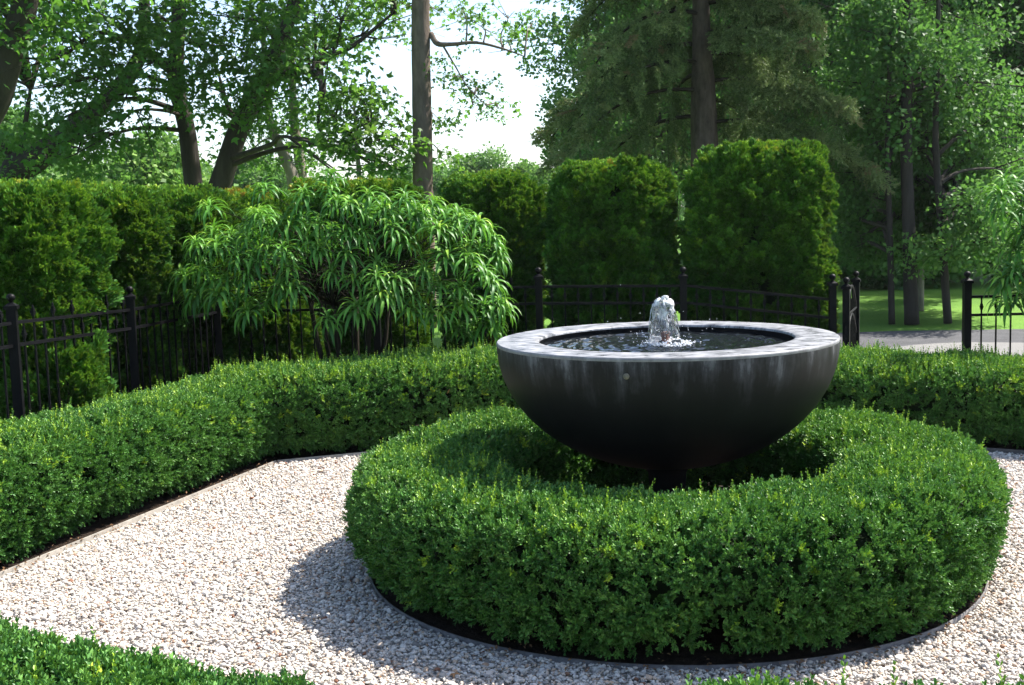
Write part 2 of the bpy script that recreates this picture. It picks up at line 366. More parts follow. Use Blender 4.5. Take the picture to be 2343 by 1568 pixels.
M['chip'] = plain('rolled_stone_chips', (0.20, 0.195, 0.185), rough=0.9, nscale=60, namt=.3, bump=.7, bscale=200)
sheet('ground', [(-600, -200), (600, -200), (600, 900), (-600, 900)], -0.012, M['lawn'])

A0 = np.array([-2.452, 5.473]); A1 = np.array([-1.618, 7.910]); dA = (A1 - A0) / np.linalg.norm(A1 - A0); nA = np.array([-dA[1], dA[0]])
dB = np.array([.946, .325]); nB = np.array([-.325, .946]); B1 = A1 + dB * 3.6
dC = np.array([.86, -.51]); nC = np.array([.51, .86]); C0 = np.array([3.114, 7.559]) - dC * 1.35; C1 = C0 + dC * 4.2
BC = np.array([.71, 5.48]); R_EDGE = 1.40

court = [tuple(A0 - dA * 6), tuple(A1), tuple(B1), tuple(C0), tuple(C1), (C1[0], -1.0)]
sheet('gravel_court', court, 0.006, M['gravel'])
sheet('planting_bed', [tuple(A0 - dA * 6), tuple(A1), tuple(B1), (B1[0] + .2, 10.3), (-3.6, 11.6), (-6.5, 4.0), (-5.6, 1)], -0.002, M['soil'])
sheet('planting_bed', [tuple(C0), (C0[0] + .1, 9.8), (6.8, 9.8), (6.8, C1[1] - .4), tuple(C1)], -0.003, M['soil'])
# drive behind the fence, lighter stone chips near the gate
drv = [at(x, y, z=0)[:2] for x, y in ((1700, 768), (1960, 759), (2060, 756), (2342, 752))]
sheet('driveway', [tuple(drv[0])] + [tuple(q) for q in drv[1:]] + [(14, 14.6), (14, 10.6), (3.0, 10.4), (1.2, 11.6)], -0.006, M['asphalt'])
chips = [at(x, y, z=0)[:2] for x, y in ((1975, 808), (2030, 797), (2090, 789), (2150, 785), (2220, 783), (2342, 784))]
sheet('chip_path', [tuple(q) for q in chips] + [(9, 9.9), (2.9, 9.9)], -0.001, M['chip'])

# ring bed
MB().lathe([(0.0, .016), (.7, .018), (R_EDGE, .014)], (BC[0], BC[1], 0), 96).build('ring_bed', M['soil']).__setitem__('kind', 'structure')

# ------------------------------------------------------------------ gravel stones
def pebbles():
    mt, nt, out = newmat('pebble'); b = N(nt, 'ShaderNodeBsdfPrincipled', Roughness=0.7); b.inputs['Specular IOR Level'].default_value = .35
    ti = N(nt, 'ShaderNodeAttribute', attribute_type='INSTANCER', attribute_name='tint')
    r = ramp(nt, [(0, (.14, .13, .12)), (.2, (.32, .29, .265)), (.45, (.50, .46, .41)), (.62, (.68, .64, .58)), (.74, (.66, .58, .50)), (.82, (.60, .46, .34)), (.92, (.40, .26, .17)), (.96, (.24, .13, .08)), (1, (.20, .09, .05))]); nt.links.new(ti.outputs['Fac'], r.inputs[0])
    tc = N(nt, 'ShaderNodeTexCoord'); n = N(nt, 'ShaderNodeTexNoise', Scale=90.0, Detail=4.0); nt.links.new(tc.outputs['Object'], n.inputs['Vector'])
    mx = N(nt, 'ShaderNodeMix', data_type='RGBA', blend_type='MULTIPLY'); mx.inputs['Factor'].default_value = .5; nt.links.new(r.outputs[0], mx.inputs['A'])
    r2 = ramp(nt, [(.3, (.6, .6, .6)), (.7, (1, 1, 1))]); nt.links.new(n.outputs['Fac'], r2.inputs[0]); nt.links.new(r2.outputs[0], mx.inputs['B'])
    nt.links.new(mx.outputs['Result'], b.inputs['Base Color']); nt.links.new(b.outputs[0], out.inputs[0])
    ps = []
    for k in range(8):
        r_ = np.random.default_rng(600 + k); bm = bmesh.new(); bmesh.ops.create_icosphere(bm, subdivisions=2, radius=1.0)
        sx, sy, sz = r_.uniform(.8, 1.25), r_.uniform(.6, .95), r_.uniform(.42, .66)
        cuts = [(unit(rv(r_)), r_.uniform(.62, .88)) for _ in range(7)]
        for v in bm.verts:
            p = np.array(v.co)
            for nrm, dd in cuts:
                e = p @ nrm - dd
                if e > 0: p = p - nrm * e * .9
            v.co = (p[0] * sx, p[1] * sy, p[2] * sz)
        me = bpy.data.meshes.new('pebble'); bm.to_mesh(me); bm.free(); me.materials.append(mt); me.polygons.foreach_set('use_smooth', [k % 2 == 0] * len(me.polygons)); ps.append(bpy.data.objects.new('pebble', me))
    return ps
P_PEB = pebbles()
def in_court(P):
    okA = ((P - A1) @ nA) < -.02; okB = ((P - A1) @ nB) < -.02; okC = ((P - C0) @ nC) < -.02
    rr = np.linalg.norm(P - BC, axis=1) > R_EDGE + .012
    return okA & okB & okC & rr
def visible(P3, mx=60, lo=-60, hi=1640):
    d = P3 - np.array([0, 0, CAM_H]); Z = d @ _fw; x = 1171 + FPX * (d @ _rt) / Z; y = 784 - FPX * (d @ _up) / Z
    return (Z > .2) & (x > -mx) & (x < 2342 + mx) & (y > lo) & (y < hi)
xy = np.stack([rng.uniform(-2.9, 4.2, 330000), rng.uniform(2.7, 9.0, 330000)], -1)
xy = xy[in_court(xy)]
p3 = np.c_[xy, np.zeros(len(xy))]; k = visible(p3, 250); p3 = p3[k]
near = p3[:, 1]
keep = rng.uniform(size=len(p3)) < np.clip(1.25 - (near - 3) * .07, .6, 1); p3 = p3[keep]
n = len(p3); sz = rng.lognormal(-4.92, .34, n); sz = np.clip(sz, .0042, .021)
p3[:, 2] = .008 + rng.uniform(0, .012, n) + .006 * vnoise(p3, 1.3, 5)
flat = np.c_[rng.normal(0, .38, (n, 2)), np.ones(n)]
tn = np.clip(rng.beta(2.4, 1.8, n) * .93 + (rng.uniform(size=n) < .05) * rng.uniform(.1, .45, n), 0, 1)
scatter('gravel_stones', p3, frames(flat), sz, tn, rng.integers(0, 8, n), P_PEB).__setitem__('label', 'pale grey and white gravel stones covering the court')
bpy.data.objects['gravel_stones']['category'] = 'gravel'

# ------------------------------------------------------------------ edging strips
def strip(name, pts, h, t, z0, mat, label):
    b = MB(); pts = [np.array(p, float) for p in pts]
    for p, q in zip(pts[:-1], pts[1:]): b.bar((*p, z0 + h / 2), (*q, z0 + h / 2), t, h)
    return tag(b.build(name, mat), label, 'edging')
strip('metal_edging', [A0 - dA * 2.5, A1 - dA * .006], .042, .011, -.01, M['edging'], 'thin pale edging strip along the long left box hedge beside the gravel')
strip('metal_edging', [A1 + dB * .01, B1], .042, .011, -.01, M['edging'], 'thin pale edging strip along the rear box hedge behind the gravel')
strip('metal_edging', [C0, C1], .05, .012, -.01, M['edging_dark'], 'thin dark edging strip at the foot of the right box hedge')
ring = MB().lathe([(R_EDGE - .003, -.02), (R_EDGE - .0025, .028), (R_EDGE + .0025, .028), (R_EDGE + .003, -.02)], (BC[0], BC[1], 0), 128).build('ring_edging', M['edging_dark'], None, True)
tag(ring, 'thin curved metal edging strip round the circular box hedge', 'edging')

# ------------------------------------------------------------------ box hedges
def hedge(name, label, frame_fn, length, w, h, dens, z0=.03, lump=.035, core_in=.10, tipshare=.03, closed=False, vis_only=True, foot=.80, topgold=.16, size=1.0, seed=1, gap=-.50, nexp=3.6):
    """frame_fn(s) -> centre xy, side xy (unit); cross-section is a rounded block"""
    root = empty(name, (0, 0, 0), label, 'hedge', 'clipped box hedges'); c0, s0 = frame_fn(np.array([length * .5])); root.location = (c0[0][0], c0[0][1], 0)
    th = np.linspace(-.35 * np.pi, 1.35 * np.pi, 600); e = 2 / nexp
    X = np.sign(np.cos(th)) * np.abs(np.cos(th)) ** e * w / 2; Z = z0 + (h - z0) / 2 + np.sign(np.sin(th)) * np.abs(np.sin(th)) ** e * (h - z0) / 2
    ds = np.hypot(np.diff(X), np.diff(Z)); cum = np.r_[0, np.cumsum(ds)]
    def section(u):
        x = np.interp(u, cum, X); z = np.interp(u, cum, Z); x2 = np.interp(u + .004, cum, X); z2 = np.interp(u + .004, cum, Z); x1 = np.interp(u - .004, cum, X); z1 = np.interp(u - .004, cum, Z)
        tx, tz = x2 - x1, z2 - z1; l = np.hypot(tx, tz) + 1e-9; return x, z, tz / l, -tx / l
    def surf(s, u):
        x, z, nx, nz = section(u); c, sd = frame_fn(s); ft = foot + (1 - foot) * np.clip((z - z0) / (.5 * h), 0, 1) ** .7
        p = np.c_[c + sd * (x * ft)[:, None], z]; nn = np.c_[sd * nx[:, None], nz]; return p, unit(nn)
    n = int(length * cum[-1] * dens * 1.5); s = rng.uniform(0, length, n); u = rng.uniform(0, cum[-1], n)
    p, nn = surf(s, u); lz = lump * (vnoise(p, 4.0, seed) * .7 + vnoise(p, 9.0, seed + 1) * .45)
    hol = vnoise(p, 6.0, seed + 2) + .35 * vnoise(p, 13.0, seed + 3); side = 1 - np.clip(nn[:, 2], 0, 1)
    inner = rng.uniform(size=n) < .36
    keep = (hol > gap - 1.2 * (1 - side)) | (rng.uniform(size=n) < .12) | inner
    dep = rng.exponential(.016, n) - .008 + inner * rng.uniform(.03, .075, n)
    q = p + nn * (lz - dep)[:, None]
    if vis_only: keep &= visible(q, 320, -100, 2100)
    # leave out what faces away and lies far behind the top edge
    q, nn, p, side = q[keep], nn[keep], p[keep], side[keep]; n = len(q)
    d = nn * .75 + np.array([0, 0, .55]) + rng.normal(0, .33, (n, 3))
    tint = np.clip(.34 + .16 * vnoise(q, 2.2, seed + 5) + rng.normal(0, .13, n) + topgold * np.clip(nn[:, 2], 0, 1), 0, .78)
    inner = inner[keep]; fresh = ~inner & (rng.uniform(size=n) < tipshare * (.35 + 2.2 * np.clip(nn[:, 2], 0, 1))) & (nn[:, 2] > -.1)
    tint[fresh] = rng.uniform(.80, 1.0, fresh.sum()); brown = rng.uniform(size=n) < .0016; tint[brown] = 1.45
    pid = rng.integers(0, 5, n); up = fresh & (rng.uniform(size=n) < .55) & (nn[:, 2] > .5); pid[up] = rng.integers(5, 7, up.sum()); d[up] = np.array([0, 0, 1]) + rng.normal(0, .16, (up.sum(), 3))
    scl = rng.uniform(.8, 1.3, n) * size; scl[brown] *= .6
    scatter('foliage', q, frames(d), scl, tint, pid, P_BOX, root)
    # solid core for the twiggy inside, gap shade put into its dark colour
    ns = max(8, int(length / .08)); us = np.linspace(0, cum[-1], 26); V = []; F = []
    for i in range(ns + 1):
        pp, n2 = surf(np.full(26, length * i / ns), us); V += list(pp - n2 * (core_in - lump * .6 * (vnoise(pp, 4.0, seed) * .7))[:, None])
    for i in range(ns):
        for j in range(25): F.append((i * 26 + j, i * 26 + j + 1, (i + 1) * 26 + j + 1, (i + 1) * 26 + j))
    link('shade_core', mesh('shade_core', V, F), M['core'], root, True)
    return root
def straight(p0, d, off):
    p0 = np.array(p0, float); d = np.array(d, float); nrm = np.array([-d[1], d[0]])
    return lambda s: (p0 + s[:, None] * d + nrm * off, np.tile(nrm * -1, (len(s), 1)))
def circle(R):
    def fn(s):
        a = s / R; r = np.c_[np.cos(a), np.sin(a)]; return BC + r * R, r
    return fn
hedge('box_hedge', 'round ring of clipped box hedge encircling the dark bowl fountain', circle(1.115), 2 * math.pi * 1.115, .67, .515, 1500, tipshare=.05, seed=11, foot=.84, topgold=.18, z0=.05, nexp=4.2, size=.93)
hedge('box_hedge', 'long low box hedge running diagonally along the left edge of the gravel', straight(A0 - dA * 1.2, dA, .40), 1.2 + 2.64, .68, .548, 1500, seed=21, foot=.86, tipshare=.06, topgold=.22)
hedge('box_hedge', 'low box hedge behind the gravel, below the large drooping-leaved shrub', straight(A1 - dB * .32, dB, .44), 3.7, .78, .585, 1250, seed=31, foot=.86, tipshare=.14, topgold=.24)
hedge('box_hedge', 'low shaded box hedge at the right, in front of the iron gate', straight(C0, dC, .55), 3.9, .98, .510, 1350, seed=41, foot=.88, tipshare=.13, topgold=.24)
FL0 = np.array([-2.0, 3.55]); FL1 = np.array([-.50, 2.74]); dF = (FL1 - FL0) / np.linalg.norm(FL1 - FL0)
hedge('box_hedge', 'box hedge cut off by the bottom left corner, nearest to the viewer', straight(FL0, dF, -.36), 1.70, .70, .565, 1700, seed=51, foot=.9, size=1.05, topgold=.02, tipshare=.012)
hedge('box_hedge', 'box hedge tips peeping up along the bottom right edge, before the ring hedge', straight(np.array([.33, 2.60]), np.array([1.0, 0]), -.36), 1.5, .70, .575, 1700, seed=61, foot=.9, size=1.1, tipshare=.02, lump=.05)

# ------------------------------------------------------------------ fountain
def lead_mat(name, rim):
    mt, nt, out = newmat(name); b = N(nt, 'ShaderNodeBsdfPrincipled'); tc = N(nt, 'ShaderNodeTexCoord')
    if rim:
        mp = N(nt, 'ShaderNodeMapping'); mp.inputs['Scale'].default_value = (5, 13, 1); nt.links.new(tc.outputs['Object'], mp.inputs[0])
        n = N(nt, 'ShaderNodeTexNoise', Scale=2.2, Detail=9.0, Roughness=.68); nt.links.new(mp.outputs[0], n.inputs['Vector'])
        r = ramp(nt, [(.36, (.030, .031, .036)), (.45, (.12, .124, .135)), (.53, (.25, .255, .27)), (.75, (.37, .375, .39))]); nt.links.new(n.outputs['Fac'], r.inputs[0])  # streaky noise takes the rim from near-black to pale grey
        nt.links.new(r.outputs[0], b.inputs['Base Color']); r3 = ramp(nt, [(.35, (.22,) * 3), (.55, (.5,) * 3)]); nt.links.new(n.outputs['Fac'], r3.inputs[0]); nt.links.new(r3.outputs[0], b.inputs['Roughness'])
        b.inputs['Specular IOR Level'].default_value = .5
    else:
        # streaks run down from the lip: angle round the bowl and height
        sx = N(nt, 'ShaderNodeSeparateXYZ'); nt.links.new(tc.outputs['Object'], sx.inputs[0])
        an = N(nt, 'ShaderNodeMath', operation='ARCTAN2'); nt.links.new(sx.outputs['Y'], an.inputs[0]); nt.links.new(sx.outputs['X'], an.inputs[1])
        cb = N(nt, 'ShaderNodeCombineXYZ'); nt.links.new(an.outputs[0], cb.inputs['X']); nt.links.new(sx.outputs['Z'], cb.inputs['Y'])
        mp = N(nt, 'ShaderNodeMapping'); mp.inputs['Scale'].default_value = (9, 1.7, 1); nt.links.new(cb.outputs[0], mp.inputs[0])
        n = N(nt, 'ShaderNodeTexNoise', Scale=1.0, Detail=8.0, Roughness=.7); nt.links.new(mp.outputs[0], n.inputs['Vector'])
        n2 = N(nt, 'ShaderNodeTexNoise', Scale=5.0, Detail=10.0, Roughness=.72); nt.links.new(tc.outputs['Object'], n2.inputs['Vector'])
        # height fade 0 at -0.45 .. 1 at lip
        hz = N(nt, 'ShaderNodeMapRange'); hz.inputs['From Min'].default_value = -.50; hz.inputs['From Max'].default_value = 0.0; nt.links.new(sx.outputs['Z'], hz.inputs['Value'])
        a1 = N(nt, 'ShaderNodeMath', operation='MULTIPLY'); nt.links.new(n.outputs['Fac'], a1.inputs[0]); nt.links.new(hz.outputs[0], a1.inputs[1])
        a2 = N(nt, 'ShaderNodeMath', operation='MULTIPLY_ADD'); a2.inputs[1].default_value = .42; nt.links.new(n2.outputs['Fac'], a2.inputs[0]); nt.links.new(a1.outputs[0], a2.inputs[2])
        r = ramp(nt, [(.22, (.004, .004, .005)), (.42, (.009, .009, .010)), (.58, (.011, .011, .012)), (.70, (.034, .034, .039)), (.86, (.16, .16, .175))]); nt.links.new(a2.outputs[0], r.inputs[0]); nt.links.new(r.outputs[0], b.inputs['Base Color'])
        b.inputs['Roughness'].default_value = .5; b.inputs['Specular IOR Level'].default_value = .16
        bp = N(nt, 'ShaderNodeBump', Strength=.10, Distance=.01); nt.links.new(n.outputs['Fac'], bp.inputs['Height']); nt.links.new(bp.outputs[0], b.inputs['Normal'])
    nt.links.new(b.outputs[0], out.inputs[0]); return mt
M['bowl'] = lead_mat('dark_lead_bowl', False); M['rim'] = lead_mat('streaked_lead_rim', True)
M['lip'] = plain('lead_lip', (.17, .17, .18), rough=.5, nscale=12, namt=.55, stretch=(1, 1, .4))
RZ, RO, RI = 1.055, .782, .586
F = empty('bowl_fountain', (BC[0], BC[1], 0), 'large dark lead bowl fountain with wide pale rim and bubbling jet', 'fountain')
prof = [(RO * math.sin(t), -.016 - (1 - 0) * .588 * math.cos(t)) for t in np.linspace(.14, math.pi / 2, 26)]
def fo(name, b, mat, z=RZ, smooth=True, parent=F):
    o = b.build(name, mat, None, smooth); o.parent = parent; o.location = (0, 0, z); return o
bowl = fo('bowl', MB().lathe(prof, n=96), M['bowl'])
fo('lip', MB().lathe([(RO, -.016), (RO + .0015, -.009), (RO + .001, -.004), (RO - .004, .0)], n=96), M['lip'])
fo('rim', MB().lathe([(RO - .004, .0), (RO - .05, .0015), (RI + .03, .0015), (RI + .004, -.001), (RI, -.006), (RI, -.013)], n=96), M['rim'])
M['inner'] = plain('wet_dark_inside', (.02, .02, .022), rough=.25, nscale=8, namt=.4)
fo('basin_wall', MB().lathe([(RI, -.013), (RI + .012, -.016), (RI + .012, -.14), (RI - .05, -.40), (.0, -.44)], n=64), M['inner'])
fo('pedestal', MB().lathe([(.30, -RZ), (.30, -RZ + .05), (.09, -RZ + .07), (.08, -RZ + .30), (.09, -RZ + .42), (.12, -RZ + .47)], n=40), M['bowl'])
fo('filler_cap', MB().lathe([(.0, -.006), (.012, -.006), (.013, .0), (.010, .004), (.0, .005)], n=16), plain('dull_brass', (.13, .115, .085), rough=.6, nscale=60, namt=.4), smooth=True)
cap_ = [o for o in F.children if o.name.startswith('filler_cap')][0]
ca_ = math.radians(-90 - 19); cap_.location = (math.cos(ca_) * RO * .9995, math.sin(ca_) * RO * .9995, RZ - .075); cap_.rotation_euler = (math.pi / 2, 0, ca_ + math.pi / 2)
# water surface: rings spreading from the jet plus chop
def water_mat():
    mt, nt, out = newmat('fountain_water'); b = N(nt, 'ShaderNodeBsdfPrincipled', Roughness=.03, IOR=1.33); b.inputs['Base Color'].default_value = (.008, .010, .012, 1); b.inputs['Specular IOR Level'].default_value = .6
    nt.links.new(b.outputs[0], out.inputs[0]); return mt
M['water'] = water_mat()
nr, na = 70, 150; V = [(0, 0, 0)]; FF = []
gp = []
for i in range(1, nr + 1):
    for j in range(na):
        r_ = (RI + .012) * i / nr; a = 2 * math.pi * j / na; gp.append((r_ * math.cos(a), r_ * math.sin(a), 0))
gp = np.array(gp); rr = np.hypot(gp[:, 0], gp[:, 1])
hz = .0035 * np.exp(-rr * 1.2) * np.sin(rr * 95 + 3 * vnoise(gp, 5, 3)) + .0042 * vnoise(gp, 22, 8) + .0026 * vnoise(gp, 48, 9) + .0015 * vnoise(gp, 80, 10)
gp[:, 2] = hz * np.clip((RI + .012 - rr) / .03, 0, 1)
V += [tuple(q) for q in gp]
for j in range(na): FF.append((0, 1 + j, 1 + (j + 1) % na))
for i in range(nr - 1):
    for j in range(na): FF.append((1 + i * na + j, 1 + (i + 1) * na + j, 1 + (i + 1) * na + (j + 1) % na, 1 + i * na + (j + 1) % na))
wtr = link('water', mesh('water', V, FF), M['water'], None, True); wtr.parent = F; wtr.location = (0, 0, RZ - .036)
fo('nozzle', MB().lathe([(.0165, -.2), (.0165, .048), (.012, .052), (.0, .052)], n=20), M['copper'], RZ - .028)
# jet: a clear, lumpy dome of water
def jet_mat():
    mt, nt, out = newmat('jet_water'); g = N(nt, 'ShaderNodeBsdfPrincipled', Roughness=.02, IOR=1.33); g.inputs['Transmission Weight'].default_value = 1.0; g.inputs['Base Color'].default_value = (1, 1, 1, 1)
    w = N(nt, 'ShaderNodeBsdfPrincipled', Roughness=.35); w.inputs['Base Color'].default_value = (.85, .87, .9, 1); w.inputs['Subsurface Weight'].default_value = 0
    tc = N(nt, 'ShaderNodeTexCoord'); n = N(nt, 'ShaderNodeTexNoise', Scale=26.0, Detail=6.0, Roughness=.65); mp = N(nt, 'ShaderNodeMapping'); mp.inputs['Scale'].default_value = (1, 1, .55); nt.links.new(tc.outputs['Object'], mp.inputs[0]); nt.links.new(mp.outputs[0], n.inputs['Vector'])
    sx = N(nt, 'ShaderNodeSeparateXYZ'); nt.links.new(tc.outputs['Object'], sx.inputs[0]); mr = N(nt, 'ShaderNodeMapRange'); mr.inputs['From Min'].default_value = .02; mr.inputs['From Max'].default_value = .20; mr.inputs['To Min'].default_value = -.14; mr.inputs['To Max'].default_value = .12; nt.links.new(sx.outputs['Z'], mr.inputs['Value'])
    ad = N(nt, 'ShaderNodeMath', operation='ADD'); nt.links.new(n.outputs['Fac'], ad.inputs[0]); nt.links.new(mr.outputs[0], ad.inputs[1])
    r = ramp(nt, [(.54, (0, 0, 0)), (.70, (.75, .75, .75))]); nt.links.new(ad.outputs[0], r.inputs[0])
    ms = N(nt, 'ShaderNodeMixShader'); nt.links.new(r.outputs[0], ms.inputs[0]); nt.links.new(g.outputs[0], ms.inputs[1]); nt.links.new(w.outputs[0], ms.inputs[2]); nt.links.new(ms.outputs[0], out.inputs[0]); return mt
M['jet'] = jet_mat(); M['foam'] = plain('white_water', (.80, .82, .85), rough=.3, nscale=60, namt=.12)
jp = [(.074, -.005), (.066, .03), (.059, .065), (.052, .10), (.046, .135), (.047, .165), (.048, .185), (.040, .203), (.024, .213), (.006, .216)]
zz = np.linspace(0, 1, 44); jr = np.interp(zz, np.linspace(0, 1, len(jp)), [q[0] for q in jp]); jz = np.interp(zz, np.linspace(0, 1, len(jp)), [q[1] * 1.0 for q in jp])
V = []; FF = []; nj = 48
for i in range(44):
    for j in range(nj):
        a = 2 * math.pi * j / nj; V.append((jr[i] * math.cos(a), jr[i] * math.sin(a), jz[i]))
V = np.array(V); dv = unit(np.c_[V[:, :2], np.zeros(len(V))]); sq = V * np.array([1, 1, .45])
V = V + dv * (.0085 * vnoise(sq, 45, 21) + .005 * vnoise(sq, 95, 22) + .0028 * vnoise(V, 160, 23))[:, None] * np.clip(np.hypot(V[:, 0], V[:, 1]) / .03, 0, 1)[:, None]
V[:, 0] += -.006 + .05 * np.clip(.1 - V[:, 2], 0, 1)
for i in range(43):
    for j in range(nj): FF.append((i * nj + j, i * nj + (j + 1) % nj, (i + 1) * nj + (j + 1) % nj, (i + 1) * nj + j))
FF.append(tuple(range(43 * nj, 44 * nj)))
jet = link('jet', mesh('jet', V, FF), M['jet'], None, True); jet.parent = F; jet.location = (0, 0, RZ - .033)
sb = MB(); rj = np.random.default_rng(55)
for i in range(34):
    a = rj.uniform(0, 6.28); r0 = rj.uniform(.018, .046); r1 = rj.uniform(.055, .092); z1 = rj.uniform(.17, .245); z0 = rj.uniform(-.002, .10); tt = np.linspace(0, 1, 9)
    path = [(math.cos(a + .25 * t) * (r0 + (r1 - r0) * t ** .8) - .004, math.sin(a + .25 * t) * (r0 + (r1 - r0) * t ** .8), z1 + (z0 - z1) * t ** 1.5) for t in tt]
    sb.tube(path, [rj.uniform(.0012, .0048) * (1.1 - .5 * t) for t in tt], 7, .25, i)
for i in range(46):
    a = rj.uniform(0, 6.28); z = rj.uniform(.17, .255); rd = .046 * math.sqrt(max(.05, 1 - ((z - .16) / .10) ** 2)) * rj.uniform(.75, 1.12)
    bm = bmesh.new(); bmesh.ops.create_icosphere(bm, subdivisions=2, radius=1); vv = np.array([v.co[:] for v in bm.verts]); ff = [tuple(v.index for v in f.verts) for f in bm.faces]; bm.free()
    vv = vv * (1 + .25 * vnoise(vv, 1.6, 60 + i)[:, None]) * rj.uniform(.004, .0125); sb.add(vv + np.array([rd * math.cos(a) - .004, rd * math.sin(a), z]), ff)
st = sb.build('strands', M['jet'], None, True); st.parent = F; st.location = (0, 0, RZ - .033); st.scale = (.94, .94, .86); st['kind'] = 'stuff'
# foam collar and splashes
r_ = np.random.default_rng(77); fb = MB()
bm = bmesh.new(); bmesh.ops.create_icosphere(bm, subdivisions=1, radius=1); sv = np.array([v.co[:] for v in bm.verts]); sf = [tuple(v.index for v in f.verts) for f in bm.faces]; bm.free()
for i in range(520):
    a = r_.uniform(0, 6.28); rad = .062 + abs(r_.normal()) * .030 + .02 * math.cos(a + .3); s_ = r_.uniform(.0018, .0062) * (1.25 - min(rad, .12) * 6)
    z = abs(r_.normal()) * .010 * math.exp(-(rad - .06) * 14); fb.add(sv * s_ * np.array([1.3, 1.3, .8]) + np.array([rad * math.cos(a) + .008, rad * math.sin(a), z]), sf)
fm = fb.build('foam', M['foam'], None, True); fm.parent = F; fm.location = (0, 0, RZ - .033); fm['kind'] = 'stuff'
db = MB()
for i in range(90):
    a = r_.uniform(0, 6.28); rad = .05 + abs(r_.normal()) * .13; z = abs(r_.normal()) * .075; db.add(sv * r_.uniform(.0010, .0024) + np.array([rad * math.cos(a), rad * math.sin(a), z]), sf)
for i in range(16):
    t = i / 15; db.add(sv * r_.uniform(.0016, .003) + np.array([-.075 - .035 * t, -.02, .005 + .055 * t]) + r_.normal(size=3) * .0025, sf)
dr = db.build('droplets', M['foam'], None, True); dr.parent = F; dr.location = (0, 0, RZ - .03); dr['kind'] = 'stuff'

# ------------------------------------------------------------------ iron fence and gate
PICK = {}
def picket_mesh(h, tip):
    key = (round(h, 2), tip)
    if key not in PICK:
        b = MB(); w = .011; b.box((0, 0, h / 2), (w, w, h))
        if tip: b.add([(-w / 2, -w / 2, h), (w / 2, -w / 2, h), (w / 2, w / 2, h), (-w / 2, w / 2, h), (0, 0, h + .018)], [(0, 1, 4), (1, 2, 4), (2, 3, 4), (3, 0, 4)])
        PICK[key] = mesh('picket', b.v, b.f); PICK[key].materials.append(M['iron'])
    return PICK[key]
cb_ = MB()
for z, s_ in ((-.016, .019), (0, .025), (.016, .019)): cb_.box((0, 0, z), (s_, s_, .0155))
COLLAR = mesh('collar', cb_.v, cb_.f); COLLAR.materials.append(M['iron'])
_posts = {}
def post_meshes(h):
    k = round(h, 2)
    if k not in _posts:
        w = .056; hp = h - .095; b = MB(); b.box((0, 0, hp / 2), (w, w, hp)); pm = mesh('post', b.v, b.f)
        c = MB(); c.box((0, 0, hp + .010), (w + .022, w + .022, .022)); q = (w + .016) / 2
        c.add([(-q, -q, hp + .0215), (q, -q, hp + .0215), (q, q, hp + .0215), (-q, q, hp + .0215), (-.012, -.012, hp + .040), (.012, -.012, hp + .040), (.012, .012, hp + .040), (-.012, .012, hp + .040)], [(0, 1, 5, 4), (1, 2, 6, 5), (2, 3, 7, 6), (3, 0, 4, 7), (4, 5, 6, 7)]); cm = mesh('cap', c.v, c.f)
        bl = MB(); bl.lathe([(.013, hp + .038), (.010, hp + .046), (.016, hp + .050), (.0255, hp + .060), (.0275, hp + .070), (.0255, hp + .081), (.017, hp + .091), (.0, hp + .096)], n=16); bmh = mesh('ball', bl.v, bl.f); bmh.polygons.foreach_set('use_smooth', [True] * len(bmh.polygons))
        for q_ in (pm, cm, bmh): q_.materials.append(M['iron'])
        _posts[k] = (pm, cm, bmh)
    return _posts[k]
def obj(name, me, parent, loc=(0, 0, 0), rz=0.0, rx=0.0):
    o = bpy.data.objects.new(name, me); col.objects.link(o); o.parent = parent; o.location = loc; o.rotation_euler = (rx, 0, rz); return o
def add_post(root, p, h, rz):
    pm, cm, bl = post_meshes(h); o = obj('post', pm, root, (p[0] - root.location[0], p[1] - root.location[1], 0), rz); obj('cap', cm, o); obj('ball', bl, o)
def run(root, p, q, r0, r1, low=.14, pitch=.112, tall=True, tallh=.09):
    """rails and pickets between two posts; r0, r1 = heights of the top and middle rail at both ends"""
    p = np.array(p); q = np.array(q); L = np.linalg.norm(q - p); d = (q - p) / L; rz = math.atan2(d[1], d[0]); org = np.array(root.location)
    for a, b in ((r0[0], r1[0]), (r0[1], r1[1]), (low, low)):
        bb = MB(); bb.bar(np.r_[p + d * .03, a] - org, np.r_[q - d * .03, b] - org, .026, .020); o = bb.build('rail', M['iron']); o.parent = root
    k = max(1, int(round(L / pitch))); 
    for i in range(1, k):
        t = i / k; c = p + d * L * t; top = r0[0] + (r1[0] - r0[0]) * t; mid = r0[1] + (r1[1] - r0[1]) * t; tl = tall and i % 2 == 0
        h = round((top + tallh if tl else top - .008) * 20) / 20 if tl else round((top - .008) * 50) / 50
        o = obj('picket', picket_mesh(h - .04, tl), root, (c[0] - org[0], c[1] - org[1], .04), rz)
        obj('collar', COLLAR, o, (0, 0, (top + .055 if tl else (top * .45 + mid * .55)) - .04))
fl = empty('iron_fence', (-3.04, 7.23, 0), 'black iron picket fence with ball-topped posts in front of the left thujas', 'fence')
PL = [(-3.32, 5.75, 1.25), (-3.04, 7.23, 1.25), (-2.77, 8.65, 1.20), (-2.49, 10.05, 1.19)]
for x, y, h in PL[1:]: add_post(fl, (x, y), h, math.radians(10))
RL = [(1.09, .95), (1.071, .932), (1.028, .893), (1.02, .885)]
for i in range(3): run(fl, PL[i][:2], PL[i + 1][:2], RL[i], RL[i + 1])
fr = empty('iron_fence', (.23, 9.85, 0), 'black iron picket fence behind the shrub and bowl, below the square-clipped thujas', 'fence')
PR = [(-2.43, 10.08, 1.19), (-1.13, 9.97, 1.19), (.235, 9.86, 1.19), (1.42, 9.76, 1.165), (2.62, 9.66, 1.075)]
